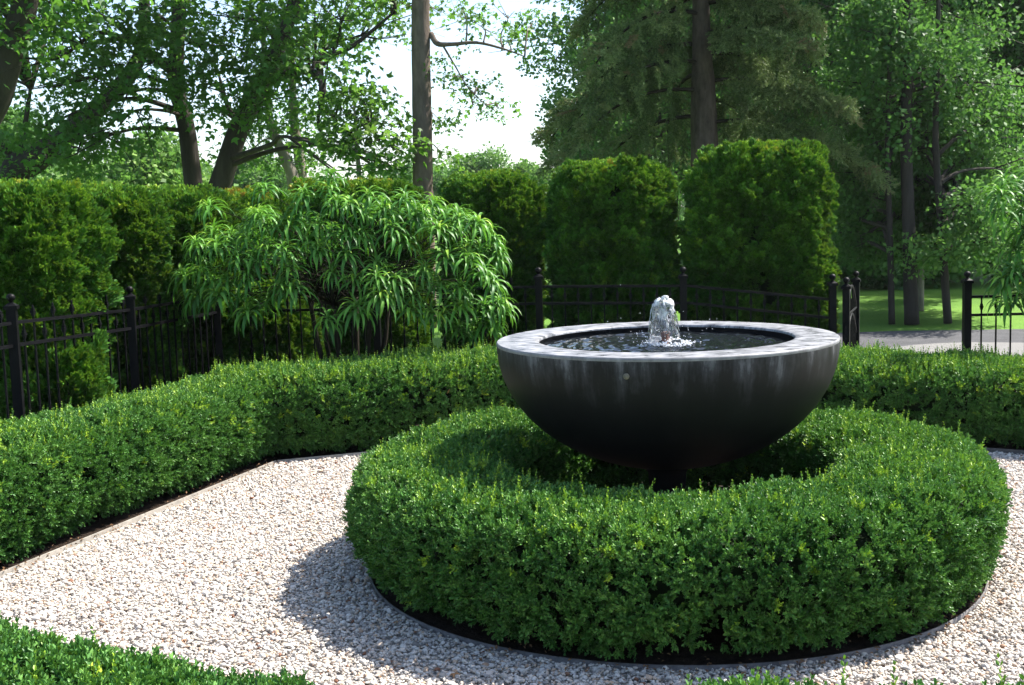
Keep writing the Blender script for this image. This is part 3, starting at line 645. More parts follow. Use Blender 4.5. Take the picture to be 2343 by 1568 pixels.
for x, y, h in PR[1:]: add_post(fr, (x, y), h, math.radians(-5))
RR = [(1.02, .885), (1.02, .88), (1.03, .89), (1.008, .868), (.868, .718)]
for i in range(4): run(fr, PR[i][:2], PR[i + 1][:2], RR[i], RR[i + 1], tall=i < 2)
fg = empty('iron_fence', (3.655, 9.5, 0), 'short stretch of black iron fence to the right of the open gate', 'fence')
PG = [(3.655, 9.5, 1.07), (5.25, 9.38, 1.07)]
for x, y, h in PG: add_post(fg, (x, y), h, 0)
run(fg, PG[0][:2], PG[1][:2], (.868, .721), (.868, .721), tall=False)
# gate leaf standing open, seen almost edge on
g = empty('iron_gate', (2.755, 9.74, 0), 'open black iron gate leaf with arched bars and ball finials, seen edge on', 'gate')
G0 = np.array([2.755, 9.74]); G1 = np.array([3.075, 10.56]); gd = (G1 - G0) / np.linalg.norm(G1 - G0); gl = np.linalg.norm(G1 - G0); grz = math.atan2(gd[1], gd[0])
add_post(g, G0, 1.04, grz); add_post(g, G1, 1.04, grz)
def gbar(name, pts, r): o = MB().tube([np.array([*(gd * x), z]) for x, z in pts], r, 8).build(name, M['iron'], None, True); o.parent = g
for z in (.14, .72): gbar('rail', [(.02, z), (gl * .5, z), (gl - .02, z)], .011)
for z0_, hh in ((.72, .22), (.50, .20)): gbar('arch', [(.03 + (gl - .06) * t, z0_ + hh * math.sin(math.pi * t)) for t in np.linspace(0, 1, 15)], .012)
for i in range(1, 8): o = obj('picket', picket_mesh(.80 if i % 2 else .72, True), g, (*(gd * gl * i / 8), .10), grz)

# ------------------------------------------------------------------ clipped thujas
def thuja(name, label, c, hw, hd, top, dens=185, rz=0.0, gold=.0, seed=1, lump=.075, foot=.86, gap=-.36, sh_in=.72, sh_h=.40, e=.70):
    root = empty(name, (c[0], c[1], 0), label, 'thuja', 'clipped thujas outside the fence')
    A = 2 * np.pi * math.sqrt((hw ** 2 + hd ** 2) / 2) * top + math.pi * hw * hd; n = int(A * dens)
    th = rng.uniform(0, 2 * np.pi, n)
    cx = np.sign(np.cos(th)) * np.abs(np.cos(th)) ** e; cy = np.sign(np.sin(th)) * np.abs(np.sin(th)) ** e
    istop = rng.uniform(size=n) < (math.pi * hw * hd / A * 1.4); z = rng.uniform(.05, top, n)
    rad = np.ones(n); rad[istop] = np.sqrt(rng.uniform(size=istop.sum())); z[istop] = top
    sh = np.clip((top - z) / sh_h, 0, 1); shoul = np.where(istop, 1, sh_in + (1 - sh_in) * np.sqrt(1 - (1 - sh) ** 2)); ft = foot + (1 - foot) * np.clip(z / (top * .55), 0, 1)
    z = np.where(istop, top - .06 * rad ** 3, z)
    lx = cx * rad * hw * shoul * ft; ly = cy * rad * hd * shoul * ft; lx = np.where(istop, lx * (sh_in + .04), lx); ly = np.where(istop, ly * (sh_in + .04), ly)
    ca, sa = math.cos(rz), math.sin(rz); p = np.c_[c[0] + lx * ca - ly * sa, c[1] + lx * sa + ly * ca, z]
    nl = unit(np.c_[cx / hw, cy / hd]); nx = nl[:, 0] * ca - nl[:, 1] * sa; ny = nl[:, 0] * sa + nl[:, 1] * ca
    nn = unit(np.where(istop[:, None], np.c_[nx * .25 * rad, ny * .25 * rad, np.ones(n)], np.c_[nx, ny, np.clip(1 - (top - z) / .22, 0, 1) * .9]))
    bil = vnoise(p * np.array([1, 1, .75]), 3.0, seed) * .75 + vnoise(p, 6.5, seed + 1) * .55
    q = p + nn * (lump * bil * np.where(istop, .30, 1) + np.where(istop, .2, 1) * rng.normal(0, .030, n))[:, None]
    hol = .5 * vnoise(p * np.array([1, 1, .6]), 4.2, seed + 4) + .3 * vnoise(p, 10, seed + 5) + .6 * bil; keep = (hol > gap - .8 * istop - .45 * np.clip(1 - (top - z) / .35, 0, 1)) | (rng.uniform(size=n) < .25)
    view = unit(np.array([0, 0, CAM_H]) - q); keep &= ((nn * view).sum(1) > -.45) & visible(q, 250, -100, 1400)
    q, nn, bil, istop, z = q[keep], nn[keep], bil[keep], istop[keep], z[keep]; n = len(q)
    # each tuft: a fan of sprays round its own axis
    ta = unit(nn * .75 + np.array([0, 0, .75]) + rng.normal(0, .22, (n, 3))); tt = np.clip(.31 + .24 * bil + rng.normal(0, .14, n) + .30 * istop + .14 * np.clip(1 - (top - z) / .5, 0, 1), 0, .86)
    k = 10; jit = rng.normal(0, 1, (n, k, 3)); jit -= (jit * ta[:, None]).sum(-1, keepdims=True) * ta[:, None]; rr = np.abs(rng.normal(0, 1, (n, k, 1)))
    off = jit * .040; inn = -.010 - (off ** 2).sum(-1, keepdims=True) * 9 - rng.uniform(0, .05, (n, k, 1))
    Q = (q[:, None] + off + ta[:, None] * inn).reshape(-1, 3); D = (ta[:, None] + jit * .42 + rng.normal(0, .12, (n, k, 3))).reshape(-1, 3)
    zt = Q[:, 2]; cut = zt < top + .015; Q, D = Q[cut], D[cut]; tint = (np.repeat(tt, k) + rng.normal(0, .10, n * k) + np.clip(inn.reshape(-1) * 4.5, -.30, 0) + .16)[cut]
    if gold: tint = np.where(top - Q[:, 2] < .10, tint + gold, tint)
    br = rng.uniform(size=len(Q)) < .0003; tint[br] = 1.42
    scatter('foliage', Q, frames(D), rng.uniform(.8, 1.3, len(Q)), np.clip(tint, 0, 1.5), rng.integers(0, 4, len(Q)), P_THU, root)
    # closed core under the sprays, its near-black colour painting the inner shade
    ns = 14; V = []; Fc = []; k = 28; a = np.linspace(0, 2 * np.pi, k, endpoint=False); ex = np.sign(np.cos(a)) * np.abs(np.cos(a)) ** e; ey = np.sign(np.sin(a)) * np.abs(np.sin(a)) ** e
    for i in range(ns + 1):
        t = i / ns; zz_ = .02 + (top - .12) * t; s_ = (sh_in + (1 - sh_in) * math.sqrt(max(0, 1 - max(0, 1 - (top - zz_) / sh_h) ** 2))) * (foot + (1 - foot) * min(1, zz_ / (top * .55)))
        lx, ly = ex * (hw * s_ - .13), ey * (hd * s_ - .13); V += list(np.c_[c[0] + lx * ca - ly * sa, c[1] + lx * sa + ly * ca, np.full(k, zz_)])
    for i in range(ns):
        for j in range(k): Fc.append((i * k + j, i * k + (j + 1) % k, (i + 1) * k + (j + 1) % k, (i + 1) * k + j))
    Fc.append(tuple(range(ns * k, (ns + 1) * k))); link('shade_core', mesh('shade_core', V, Fc), M['core'], root, True)
    return root
ra = math.atan2(dA[1], dA[0])
thuja('thuja', 'tall clipped thuja at the far left, foliage pushing through the fence', (-3.50, 8.30), .43, .54, 1.87, rz=ra, seed=1, foot=.95)
thuja('thuja', 'clipped thuja second from the left edge, behind the second fence post', (-3.22, 9.40), .34, .46, 1.87, rz=ra, seed=2, foot=.92)
thuja('thuja', 'clipped thuja third from the left edge, below the forked tree', (-2.96, 10.46), .34, .46, 1.87, rz=ra, seed=3, foot=.92)
thuja('thuja', 'clipped thuja with orange-tinged flat top between the forked tree and the shrub', (-2.70, 11.75), .54, .5, 1.85, rz=.2, seed=4, gold=.20, sh_in=.86, sh_h=.2)
thuja('thuja', 'clipped thuja with orange-tinged top behind the shrub, left of the straight trunk', (-1.52, 12.3), .58, .55, 1.93, rz=.0, seed=5, gold=.24, sh_in=.86, sh_h=.2)
thuja('thuja', 'square-clipped thuja just right of the straight bare trunk, smallest of the three', (-.17, 11.55), .40, .46, 1.95, rz=-.05, seed=6)
thuja('thuja', 'broad square-clipped dark thuja in the middle, behind the water jet', (.955, 10.95), .475, .54, 2.0, rz=-.08, seed=7, sh_in=.82, sh_h=.3)
thuja('thuja', 'largest rounded clipped thuja at the right, beside the iron gate', (2.215, 10.65), .55, .56, 2.09, rz=-.10, seed=8, sh_in=.66, sh_h=.55)
# low side shoots filling the gaps below the left thujas
thuja('thuja', 'low bushy thuja growth behind the pickets, below the left end of the shrub', (-2.18, 10.50), .42, .36, 1.0, rz=.1, seed=9, lump=.10, foot=.95, sh_in=.35, sh_h=.8, e=1.0)
thuja('thuja', 'low feathery thuja growth at the foot of the fence between the two left posts', (-3.16, 8.0), .30, .34, .88, rz=ra, seed=10, lump=.10, foot=.98, sh_in=.3, sh_h=.75, e=1.0)

# ------------------------------------------------------------------ large-leaved shrubs
def lance(L, W, droop, k):
    r = np.random.default_rng(700 + k); ns = 7; V = []; Fc = []
    wv = r.uniform(0, 6.28)
    x = y = 0.0; ang = .35
    for i in range(ns + 1):
        t = i / ns; w = W * (math.sin(math.pi * min(1, .06 + t * .94) ** .8) ** .9) * .5 + .0004; z = y
        wav = .10 * W * math.sin(t * 19 + wv)
        V += [(-w, x, z + w * .45 + wav), (0, x, z), (w, x, z + w * .45 - wav)]
        x += L / ns * math.cos(ang); y += L / ns * math.sin(ang); ang -= droop / ns * (1.3 - .3 * t)
    for i in range(ns):
        a = i * 3; Fc += [(a, a + 1, a + 4, a + 3), (a + 1, a + 2, a + 5, a + 4)]
    me = mesh('leaf', V, Fc); at_ = me.attributes.new('v', 'FLOAT', 'POINT'); at_.data.foreach_set('value', [r.uniform()] * len(V)); me.materials.append(M['lance']); me.polygons.foreach_set('use_smooth', [True] * len(me.polygons)); return me
LANCE = [lance(.180 * s_, .0205 * (.9 + .2 * s_), dr_, i) for i, (s_, dr_) in enumerate([(1.0, 1.55), (1.15, 1.75), (.9, 1.3), (1.05, 2.0), (.75, 1.5), (1.2, 1.45)])]
# leaves that are parts of their own have no spray: their colour comes from the leaf mesh
LMAT = {}
def lance_solo(me, tint):
    key = (me.name, round(tint * 5))
    if key not in LMAT:
        m2 = me.copy(); m2.name = 'leaf'; mk = ('lance', round(tint * 5))
        if mk not in LMAT:
            mt = M['lance'].copy(); mt.name = 'shrub_leaf_tone'
            for nd in mt.node_tree.nodes:
                if nd.type == 'ATTRIBUTE' and nd.attribute_name == 'tint':
                    to = [l.to_socket for l in nd.outputs['Fac'].links]; val = mt.node_tree.nodes.new('ShaderNodeValue'); val.outputs[0].default_value = round(tint * 5) / 5
                    for t in to: mt.node_tree.links.new(val.outputs[0], t)
            LMAT[mk] = mt
        m2.materials.clear(); m2.materials.append(LMAT[mk]); LMAT[key] = m2
    return LMAT[key]
P_LAN = [bpy.data.objects.new('shrub_leaf_form', me) for me in LANCE]
def shrub(label, base, rosettes, axis_c, n_solo, seed):
    r = np.random.default_rng(seed); root = empty('shrub', (base[0], base[1], 0), label, 'shrub'); pts, eul, sc_, ti, pi_ = [], [], [], [], []
    for (c, out, big) in rosettes:
        c = np.array(c); nL = int(r.integers(25, 31)); a0 = r.uniform(0, 6.28); yel = r.uniform(-.1, .15); ax = unit(np.array([0, 0, 1.0]) * .9 + out * .42 + r.normal(size=3) * .1)
        s = unit(np.cross(ax, [0.3, .9, .1])); t = np.cross(ax, s)
        for i in range(nL):
            q = i / nL; a = a0 + i * 2.4; el = .85 * q ** 1.6 - .15; h = s * math.cos(a) + t * math.sin(a); d = unit(h * math.cos(el) + ax * math.sin(el) + out * .14)
            o = c + ax * (.075 * q - .05) + h * .006; zl = unit(np.array([0, 0, 1.0]) - d * d[2] + ax * .3 + r.normal(size=3) * .15)
            X = unit(np.cross(d, zl)); Z = np.cross(X, d); R = np.array([X, d, Z]).T
            e = (math.atan2(R[2, 1], R[2, 2]), -math.asin(max(-1, min(1, R[2, 0]))), math.atan2(R[1, 0], R[0, 0]))
            pts.append(o); eul.append(e); sc_.append(big * (1.08 - .45 * q ** 2) * r.uniform(.85, 1.1)); ti.append(min(1.0, max(.0, .28 + yel + .55 * q ** 2 + r.normal() * .08))); pi_.append(int(r.integers(0, 6)))
    pts = np.array(pts); eul = np.array(eul); sc_ = np.array(sc_); ti = np.array(ti); pi_ = np.array(pi_)
    front = pts @ np.array([0, -1, .35]) * 1.0 + np.where(visible(pts, -5, 5), 0, -9); order = np.argsort(-front); solo = np.zeros(len(pts), bool); solo[order[:n_solo]] = True
    org = np.array([base[0], base[1], 0])
    for i in np.where(solo)[0]:
        o = bpy.data.objects.new('leaf', lance_solo(LANCE[pi_[i]], float(ti[i]))); col.objects.link(o); o.parent = root; o.location = pts[i] - org; o.rotation_euler = eul[i]; o.scale = (sc_[i],) * 3
    k = ~solo; scatter('foliage', pts[k], eul[k], sc_[k], ti[k], pi_[k], P_LAN, root)
    for j in range(6):
        a = j * 1.05 + r.uniform(0, .5); b = MB(); top = np.array(axis_c) + np.array([math.cos(a) * .35, math.sin(a) * .25, r.uniform(-.1, .25)]); p0 = np.array([base[0] + math.cos(a) * .12, base[1] + math.sin(a) * .10, 0]); mid = (p0 + top) / 2 + np.array([math.cos(a) * .05, 0, .1])
        b.tube([p0, mid, top], [.026, .020, .012], 8, .08, j)
        for (c, out, big) in rosettes[j::6]:
            c = np.array(c); m_ = mid * .35 + top * .65; b.tube([m_, (m_ + c) / 2 + np.array([0, 0, .08]), c - np.array(out) * .02], [.006, .004, .0025], 5, .05, j)
        b.build('stem', M['twig'], root, True)
    return root
rs = []; r_ = np.random.default_rng(31)
outline = [(385, 575), (470, 540), (540, 470), (600, 425), (680, 445), (750, 395), (860, 450), (960, 455), (1050, 480), (1120, 530), (1095, 620), (1120, 640), (1165, 700), (1090, 775), (1010, 755), (930, 715), (850, 690), (760, 745), (690, 680), (560, 715), (470, 680), (410, 640)]
def inside(x, y, pl):
    c = False; j = len(pl) - 1
    for i in range(len(pl)):
        if ((pl[i][1] > y) != (pl[j][1] > y)) and x < (pl[j][0] - pl[i][0]) * (y - pl[i][1]) / (pl[j][1] - pl[i][1]) + pl[i][0]: c = not c
        j = i
    return c
cen = at(790, 590, Y=9.35)
tiers = [(660, 165), (640, 335), (820, 385), (920, 205), (1090, 85), (1130, 255), (1215, 270), (1330, 205), (1300, 325), (1560, 225), (1740, 255), (1630, 345), (1900, 355), (2020, 385), (230, 505), (370, 515), (490, 605), (690, 545), (790, 545), (620, 615), (1010, 395), (1190, 435), (1290, 445), (1010, 545), (1190, 585), (1380, 645), (1820, 595), (1960, 605), (2040, 695), (1680, 685), (1780, 775), (1910, 785), (2110, 765), (2150, 885), (150, 715), (270, 685), (330, 745), (430, 745), (560, 715), (820, 665), (770, 785), (850, 795), (240, 835), (380, 835), (500, 855), (560, 945), (1100, 705), (1240, 735), (1380, 725), (1500, 745), (1250, 915), (1070, 995), (1400, 835), (1470, 825), (1620, 835), (1600, 925), (1720, 955), (1800, 965), (1900, 1045), (1980, 1080), (1910, 905), (2060, 905), (2080, 1010), (2180, 930), (2120, 1020), (940, 495), (880, 305), (1430, 305), (700, 405), (1480, 420), (1560, 500), (1080, 170), (1770, 420), (560, 480)]
cand = []
for zx, zy in tiers:
    x, y = 363 + zx * .3613, 363 + zy * .3613 + 8; dd = min(1, math.hypot((x - 785) / 400, (y - 590) / 215)); lowf = np.clip((y - 480) / 250, 0, 1)
    cand.append(at(x, y, Y=9.28 - .62 * math.sqrt(max(0, 1 - dd ** 2)) * (.55 + .45 * lowf) + r_.uniform(-.06, .10)))
for k in range(26):   # deeper whorls seen in the gaps
    x, y = r_.uniform(430, 1110), r_.uniform(470, 700); cand.append(at(x, y, Y=9.30 + .15 * r_.uniform()))
for p in cand:
    out = unit((p - cen) * np.array([1, 1, .55])); rs.append((p, out, r_.uniform(.88, 1.22)))
for k in range(30):   # far side, away from the viewer
    a = r_.uniform(.1, math.pi - .1); out = unit(np.array([math.cos(a) * 1.2, math.sin(a) * .55, r_.uniform(-.1, .75)])); rs.append((cen + out * np.array([1.2, .45, .55]) + np.array([0, .05, .0]), out, 1.0))
shrub('large shrub of glossy drooping lance leaves behind the rear box hedge', (cen[0], 9.42, 0), rs, cen + np.array([0, .05, -.1]), 300, 41)
rs = []
for k in range(60):
    x, y = r_.uniform(2262, 2600), r_.uniform(375, 720)
    if x < 2262 + abs(y - 470) * .16: continue
    p = at(x, y, Y=9.0 - .5 * r_.uniform()); rs.append((p, unit((p - np.array([4.45, 9.0, 1.35])) * np.array([1, 1, .6])), r_.uniform(1.0, 1.25)))
shrub('drooping lance-leaved shrub cut off by the right edge, beyond the box hedge', (4.45, 8.95, 0), rs, np.array([4.4, 8.95, 1.2]), 90, 43)

# ------------------------------------------------------------------ trees
def lobes_to_points(lobes, per, seed):
    r = np.random.default_rng(seed); P = []; Nn = []; T = []
    for (c, rad, dn, tn) in lobes:
        c = np.array(c); rad = np.array(rad) * np.ones(3); n = max(4, int(per * dn)); d = unit(r.normal(size=(n, 3))); q = r.uniform(.25, 1, n) ** .5
        P.append(c + d * rad * q[:, None]); Nn.append(d); T.append(np.full(n, tn) + r.normal(0, .13, n) + .10 * d[:, 2])
    return np.concatenate(P), np.concatenate(Nn), np.concatenate(T)
def tree(name, label, base, trunks, lobes, per, protos, bark, scale=1.0, seed=1, group=None, flat=.8, limbs=(), branch_r=.035, branch=True, cat='tree', zmin=None, n_br=None):
    root = empty(name, (base[0], base[1], 0), label, cat, group)
    for i, (pts, rad) in enumerate(trunks): MB().tube(smooth(pts, 6), np.interp(np.linspace(0, 1, len(smooth(pts, 6))), np.linspace(0, 1, len(rad)), rad), 14, .05, seed + i).build('trunk', bark, root, True)
    for i, (pts, rad) in enumerate(limbs): MB().tube(smooth(pts, 5), np.interp(np.linspace(0, 1, len(smooth(pts, 5))), np.linspace(0, 1, len(rad)), rad), 9, .06, seed + 20 + i).build('limb', bark, root, True)
    skel = np.concatenate([smooth(p, 8) for p, _ in list(trunks) + list(limbs)])
    if branch and lobes:
        b = MB(); r = np.random.default_rng(seed + 50)
        for (c, rad, dn, tn) in lobes[:n_br]:
            c = np.array(c); low = skel[skel[:, 2] < c[2] + .3]; low = low if len(low) else skel; k = np.argmin(np.linalg.norm((low - c) * np.array([1, 1, .8]), axis=1)); s = low[k]; L = np.linalg.norm(c - s)
            if L < .15: continue
            m1 = s * .66 + c * .34 + np.array([0, 0, .10 * L]) + r.normal(size=3) * .06 * L; m2 = s * .33 + c * .67 + np.array([0, 0, .07 * L]) + r.normal(size=3) * .06 * L
            rr_ = min(branch_r, .012 + .018 * L); b.tube(smooth([s, m1, m2, c], 4), np.linspace(rr_, rr_ * .3, 13), 6, .05, 3)
            for j in range(4):
                e = c + r.normal(size=3) * np.array(rad) * .75; mm = (m2 + e) / 2 + r.normal(size=3) * .05 * L; b.tube([m2, mm, e], [rr_ * .4, rr_ * .25, rr_ * .12], 5, .0, 3)
        if b.v: b.build('branches', bark, root, True)['kind'] = 'stuff'
    if lobes:
        P, Nn, T = lobes_to_points(lobes, per, seed + 90)
        if zmin is not None: k = P[:, 2] > zmin; P, Nn, T = P[k], Nn[k], T[k]
        n = len(P); d = np.array([0, 0, 1.0]) * flat + Nn * (1 - flat) + rng.normal(0, .28, (n, 3))
        scatter('crown', P, frames(d), rng.uniform(.75, 1.25, n) * scale, np.clip(T, 0, 1.2), rng.integers(0, 4, n), protos, root)
    return root
def smooth(pts, k):
    """rounded path through the points"""
    p = np.array(pts, float)
    if len(p) < 3: 
        t = np.linspace(0, 1, k + 1)[:, None]; return p[0] * (1 - t) + p[-1] * t
    q = np.vstack([2 * p[0] - p[1], p, 2 * p[-1] - p[-2]]); out = []
    for i in range(1, len(q) - 2):
        for t in np.linspace(0, 1, k, endpoint=False):
            a, b, c, d = q[i - 1], q[i], q[i + 1], q[i + 2]; out.append(.5 * (2 * b + (c - a) * t + (2 * a - 5 * b + 4 * c - d) * t ** 2 + (3 * b - a - 3 * c + d) * t ** 3))
    out.append(p[-1]); return np.array(out)
def LB(x, y, Y, rx, ry=None, rz=None, dn=1.0, tn=.35): return (at(x, y, Y=Y), (rx, ry or rx, rz or rx * .5), dn, tn)
def crown(c, rad, n, lob, seed, tn=.4, dn=1.0, zlo=-1):
    """lobes filling an ellipsoid, denser to its outside"""
    r = np.random.default_rng(seed); out = []
    while len(out) < n:
        d = unit(r.normal(size=3)); 
        if d[2] < zlo: continue
        q = r.uniform(.3, 1) ** .6; s = lob * r.uniform(.7, 1.25); out.append((np.array(c) + d * np.array(rad) * q, (s, s, s * .6), dn * r.uniform(.7, 1.3), tn + r.normal() * .09 + .08 * d[2]))
    return out
def V3(x, y, Y): return at(x, y, Y=Y)

# forked maple, left of the middle
Yt = 20.0
f0 = V3(462, 520, Yt); b0 = np.array([f0[0], Yt, 0])
lob = []
for (x, y, rx, dn, tn) in [(60, 40, 1.0, 1.2, .25), (150, 110, 1.0, 1.3, .22), (250, 60, 1.0, 1.3, .25), (120, 200, .9, 1.1, .25), (220, 230, .9, 1.2, .22), (330, 150, .9, 1.2, .25), (340, 30, 1.0, 1.2, .3), (430, 100, .9, 1.1, .3), (470, 200, .7, .8, .35), (520, 40, .9, 1.1, .4), (560, 120, .8, 1.0, .45), (500, 260, .5, .5, .4),
                          (640, 60, .9, 1.2, .35), (660, 150, .8, 1.1, .3), (590, 190, .7, .8, .4), (720, 30, .8, .8, .4), (760, 100, .5, .35, .4), (800, 10, .7, .5, .4), (865, 40, .5, .3, .4), (270, 290, .7, .8, .25), (190, 330, .7, .8, .25), (100, 290, .8, .9, .28), (30, 130, .9, 1.0, .25), (400, 190, .6, .7, .3), (700, 210, .5, .4, .45), (600, 250, .4, .3, .5)]:
    lob.append(LB(x, y, Yt - 1.2 + 2.4 * ((x * 7 + y * 13) % 10) / 10, rx, rx, rx * .42, dn * 1.05, tn))
Yg = 17.5
lob += [LB(x, y, Yg - .5 + ((x * 7 + y * 3) % 10) / 10 * 1.2, rx, rx, rx * .45, dn, tn) for x, y, rx, dn, tn in [(760, 130, .45, .32, .45), (820, 200, .4, .22, .6), (780, 250, .45, .30, .7), (850, 235, .4, .25, .75), (880, 290, .4, .25, .75), (800, 320, .4, .25, .7), (900, 340, .35, .22, .7), (740, 330, .35, .2, .6), (860, 370, .35, .25, .6), (915, 390, .3, .22, .5)]]
lob += crown((-5.0, 20, 8.6), (5.2, 4.2, 3.2), 60, 1.25, 5, .4, 1.5)
tree('maple_tree', 'forked dark-trunked maple behind the left thujas', b0,
     [([b0, V3(462, 520, Yt), V3(445, 440, Yt), V3(428, 300, Yt), V3(402, 180, Yt), V3(408, 0, Yt), V3(380, -200, Yt), V3(370, -480, Yt)], [.28, .21, .155, .14, .13, .115, .09, .05]),
      ([b0 + [.25, 0, .3], V3(480, 480, Yt), V3(502, 425, Yt), V3(545, 300, Yt), V3(592, 205, Yt), V3(640, 95, Yt), V3(690, -60, Yt), V3(720, -360, Yt)], [.27, .22, .185, .17, .155, .13, .10, .05])],
     lob, 11, P_MAP, M['bark_dark'], seed=3, branch_r=.05,
     limbs=[([V3(402, 170, Yt), V3(340, 120, Yt), V3(270, 60, Yt), V3(200, 20, Yt)], [.09, .07, .05, .03]), ([V3(600, 185, Yt), V3(690, 160, Yt), V3(730, 175, Yt - 1), V3(735, 130, Yt - 2), V3(800, 110, Yt - 2), V3(900, 30, Yt - 2)], [.10, .08, .06, .045, .035, .02]),
            ([V3(548, 290, Yt), V3(520, 240, Yt), V3(500, 170, Yt)], [.05, .04, .02]),
            ([V3(690, 160, Yt), V3(728, 172, Yg + .8), V3(738, 200, Yg), V3(735, 250, Yg), V3(765, 265, Yg), V3(770, 300, Yg), V3(815, 298, Yg), V3(850, 290, Yg)], [.065, .06, .055, .042, .036, .03, .02, .01]),
            ([V3(736, 240, Yg), V3(728, 270, Yg), V3(732, 300, Yg), V3(762, 318, Yg)], [.03, .026, .02, .01])])
# leaning maple at the far left
Yl = 22.0; p0 = V3(30, 415, Yl); bl0 = np.array([p0[0] - .3, Yl, 0])
lob = [LB(x, y, Yl - 1 + 2 * ((x * 3 + y * 5) % 9) / 9, rx, rx, rx * .45, dn, tn) for x, y, rx, dn, tn in [(40, 330, .8, .8, .3), (120, 380, .9, .9, .35), (200, 370, .8, .7, .45), (10, 260, 1.0, 1, .3), (-60, 150, 1.2, 1.2, .3), (90, 170, 1.0, 1.0, .25), (180, 80, 1.0, 1.0, .25), (300, 330, .6, .5, .5), (-80, 330, 1.1, 1.0, .3)]] + crown((-9.0, 22, 8.4), (4.6, 4, 2.8), 46, 1.3, 8, .4, 1.4)
tree('maple_tree', 'dark maple with leaning trunk at the far left edge', bl0,
     [([bl0, p0, V3(75, 370, Yl), V3(140, 320, Yl), V3(200, 270, Yl), V3(300, 165, Yl), V3(330, 60, Yl), V3(320, -200, Yl)], [.34, .27, .24, .21, .18, .14, .11, .06])],
     lob, 11, P_MAP, M['bark_dark'], seed=4, branch_r=.06, limbs=[([V3(80, 365, Yl), V3(20, 345, Yl), V3(-60, 300, Yl)], [.12, .09, .05]), ([V3(40, 400, Yl), V3(55, 300, Yl), V3(70, 200, Yl)], [.07, .05, .03])])
# trunk leaning in at the top left corner
tl0 = np.array([-6.75, 14.6, 0])
tree('maple_tree', 'thick trunk leaning in at the top left corner', tl0, [([tl0, V3(-150, 480, 14.5), V3(-20, 250, 14.3), V3(25, 110, 14.2), V3(62, -20, 14.2), V3(90, -300, 14)], [.28, .22, .17, .15, .14, .08])],
     [LB(x, y, 14.0, .7, .7, .3, 1.0, .3) for x, y in ((-40, 20), (120, -20), (20, 70), (-120, 180), (220, -60))] + crown((-6, 14.3, 7.4), (3.2, 3, 2.0), 34, 1.0, 12, .4, 1.3), 10, P_MAP, M['bark_dark'], seed=6, branch_r=.05)
# straight bare trunk with a spray of maple reaching right
sp = V3(967, 445, 17.5)
stb = np.array([sp[0] - .03, 17.5, 0])
lob = [LB(x, y, 17.3 + ((x * 3) % 7) / 7, rx, rx, rx * .5, dn, tn) for x, y, rx, dn, tn in [(1010, 30, .5, .4, .5), (1060, 20, .45, .35, .5), (1100, 60, .5, .45, .5), (1150, 30, .5, .45, .5), (1180, 90, .4, .25, .5), (1020, 140, .3, .2, .5), (1060, 180, .35, .3, .5), (1100, 200, .35, .28, .5), (1080, 240, .3, .2, .5), (1140, 250, .25, .15, .5), (1220, 50, .4, .25, .5), (1000, 270, .2, .1, .6), (1010, 360, .3, .25, .55), (930, 20, .35, .25, .5), (900, 10, .35, .25, .5)]]
tree('straight_tree', 'straight grey-brown bare trunk rising in the middle behind the shrub', stb,
     [([stb, sp, V3(966, 300, 17.5), V3(963, 120, 17.5), V3(962, -20, 17.5), V3(962, -400, 17.5)], [.17, .150, .143, .135, .130, .09])], lob, 11, P_MAPS, M['bark_grey'], seed=8, branch_r=.014, scale=.85,
     limbs=[([V3(985, 78, 17.5), V3(1000, 100, 17.4), V3(1030, 102, 17.4), V3(1090, 98, 17.4), V3(1150, 112, 17.5), V3(1200, 130, 17.5)], [.045, .04, .03, .022, .016, .008]), ([V3(1010, 100, 17.4), V3(1040, 150, 17.4), V3(1070, 200, 17.4), V3(1110, 240, 17.4)], [.016, .012, .009, .005])])
# young tree with thin pale trunk
yb = V3(822, 415, 17.0); y0 = np.array([yb[0], 17.0, 0])
tree('young_tree', 'slender young tree with thin pale trunk left of the straight trunk', y0, [([y0, yb, V3(814, 320, 17), V3(808, 200, 17)], [.04, .034, .025, .008])],
     [LB(x, y, 17.0, .38, .38, .16, .30, .75) for x, y in ((780, 220), (840, 230), (820, 270), (760, 270), (870, 270), (800, 300), (850, 320), (770, 330), (880, 340), (830, 205))], 12, P_MAPS, M['bark_pale'], seed=9, branch_r=.01, scale=.8)
# two pale-trunked trees behind
for k, (xs, lab) in enumerate([([(672, 430), (655, 370), (625, 300), (610, 220)], 'pale-trunked tree standing behind the top of the shrub, left of its twin'), ([(692, 430), (683, 350), (672, 270), (668, 160)], 'pale-trunked tree standing behind the top of the shrub, right of its twin')]):
    Yp = 24.0 + k * .8; q = [V3(x, y, Yp) for x, y in xs]; b_ = np.array([q[0][0] + .1, Yp, 0])
    tree('pale_tree', lab, b_, [([b_] + q + [q[-1] + np.array([0, 0, 2.5])], [.15, .12, .11, .09, .07, .03])], [LB(x, y, Yp, .9, .9, .5, .7, .5) for x, y in ((600 + 60 * k, 200), (640 + 40 * k, 120), (580 + 90 * k, 290), (660 + 30 * k, 330), (560 + 130 * k, 350), (620 + 80 * k, 250))] + crown((q[-1][0], Yp, 6.5), (2.4, 2.2, 1.6), 14, 1.0, 20 + k, .5, 1.0), 11, P_MAP, M['bark_pale'], seed=30 + k, branch_r=.03, group='pale-trunked trees')

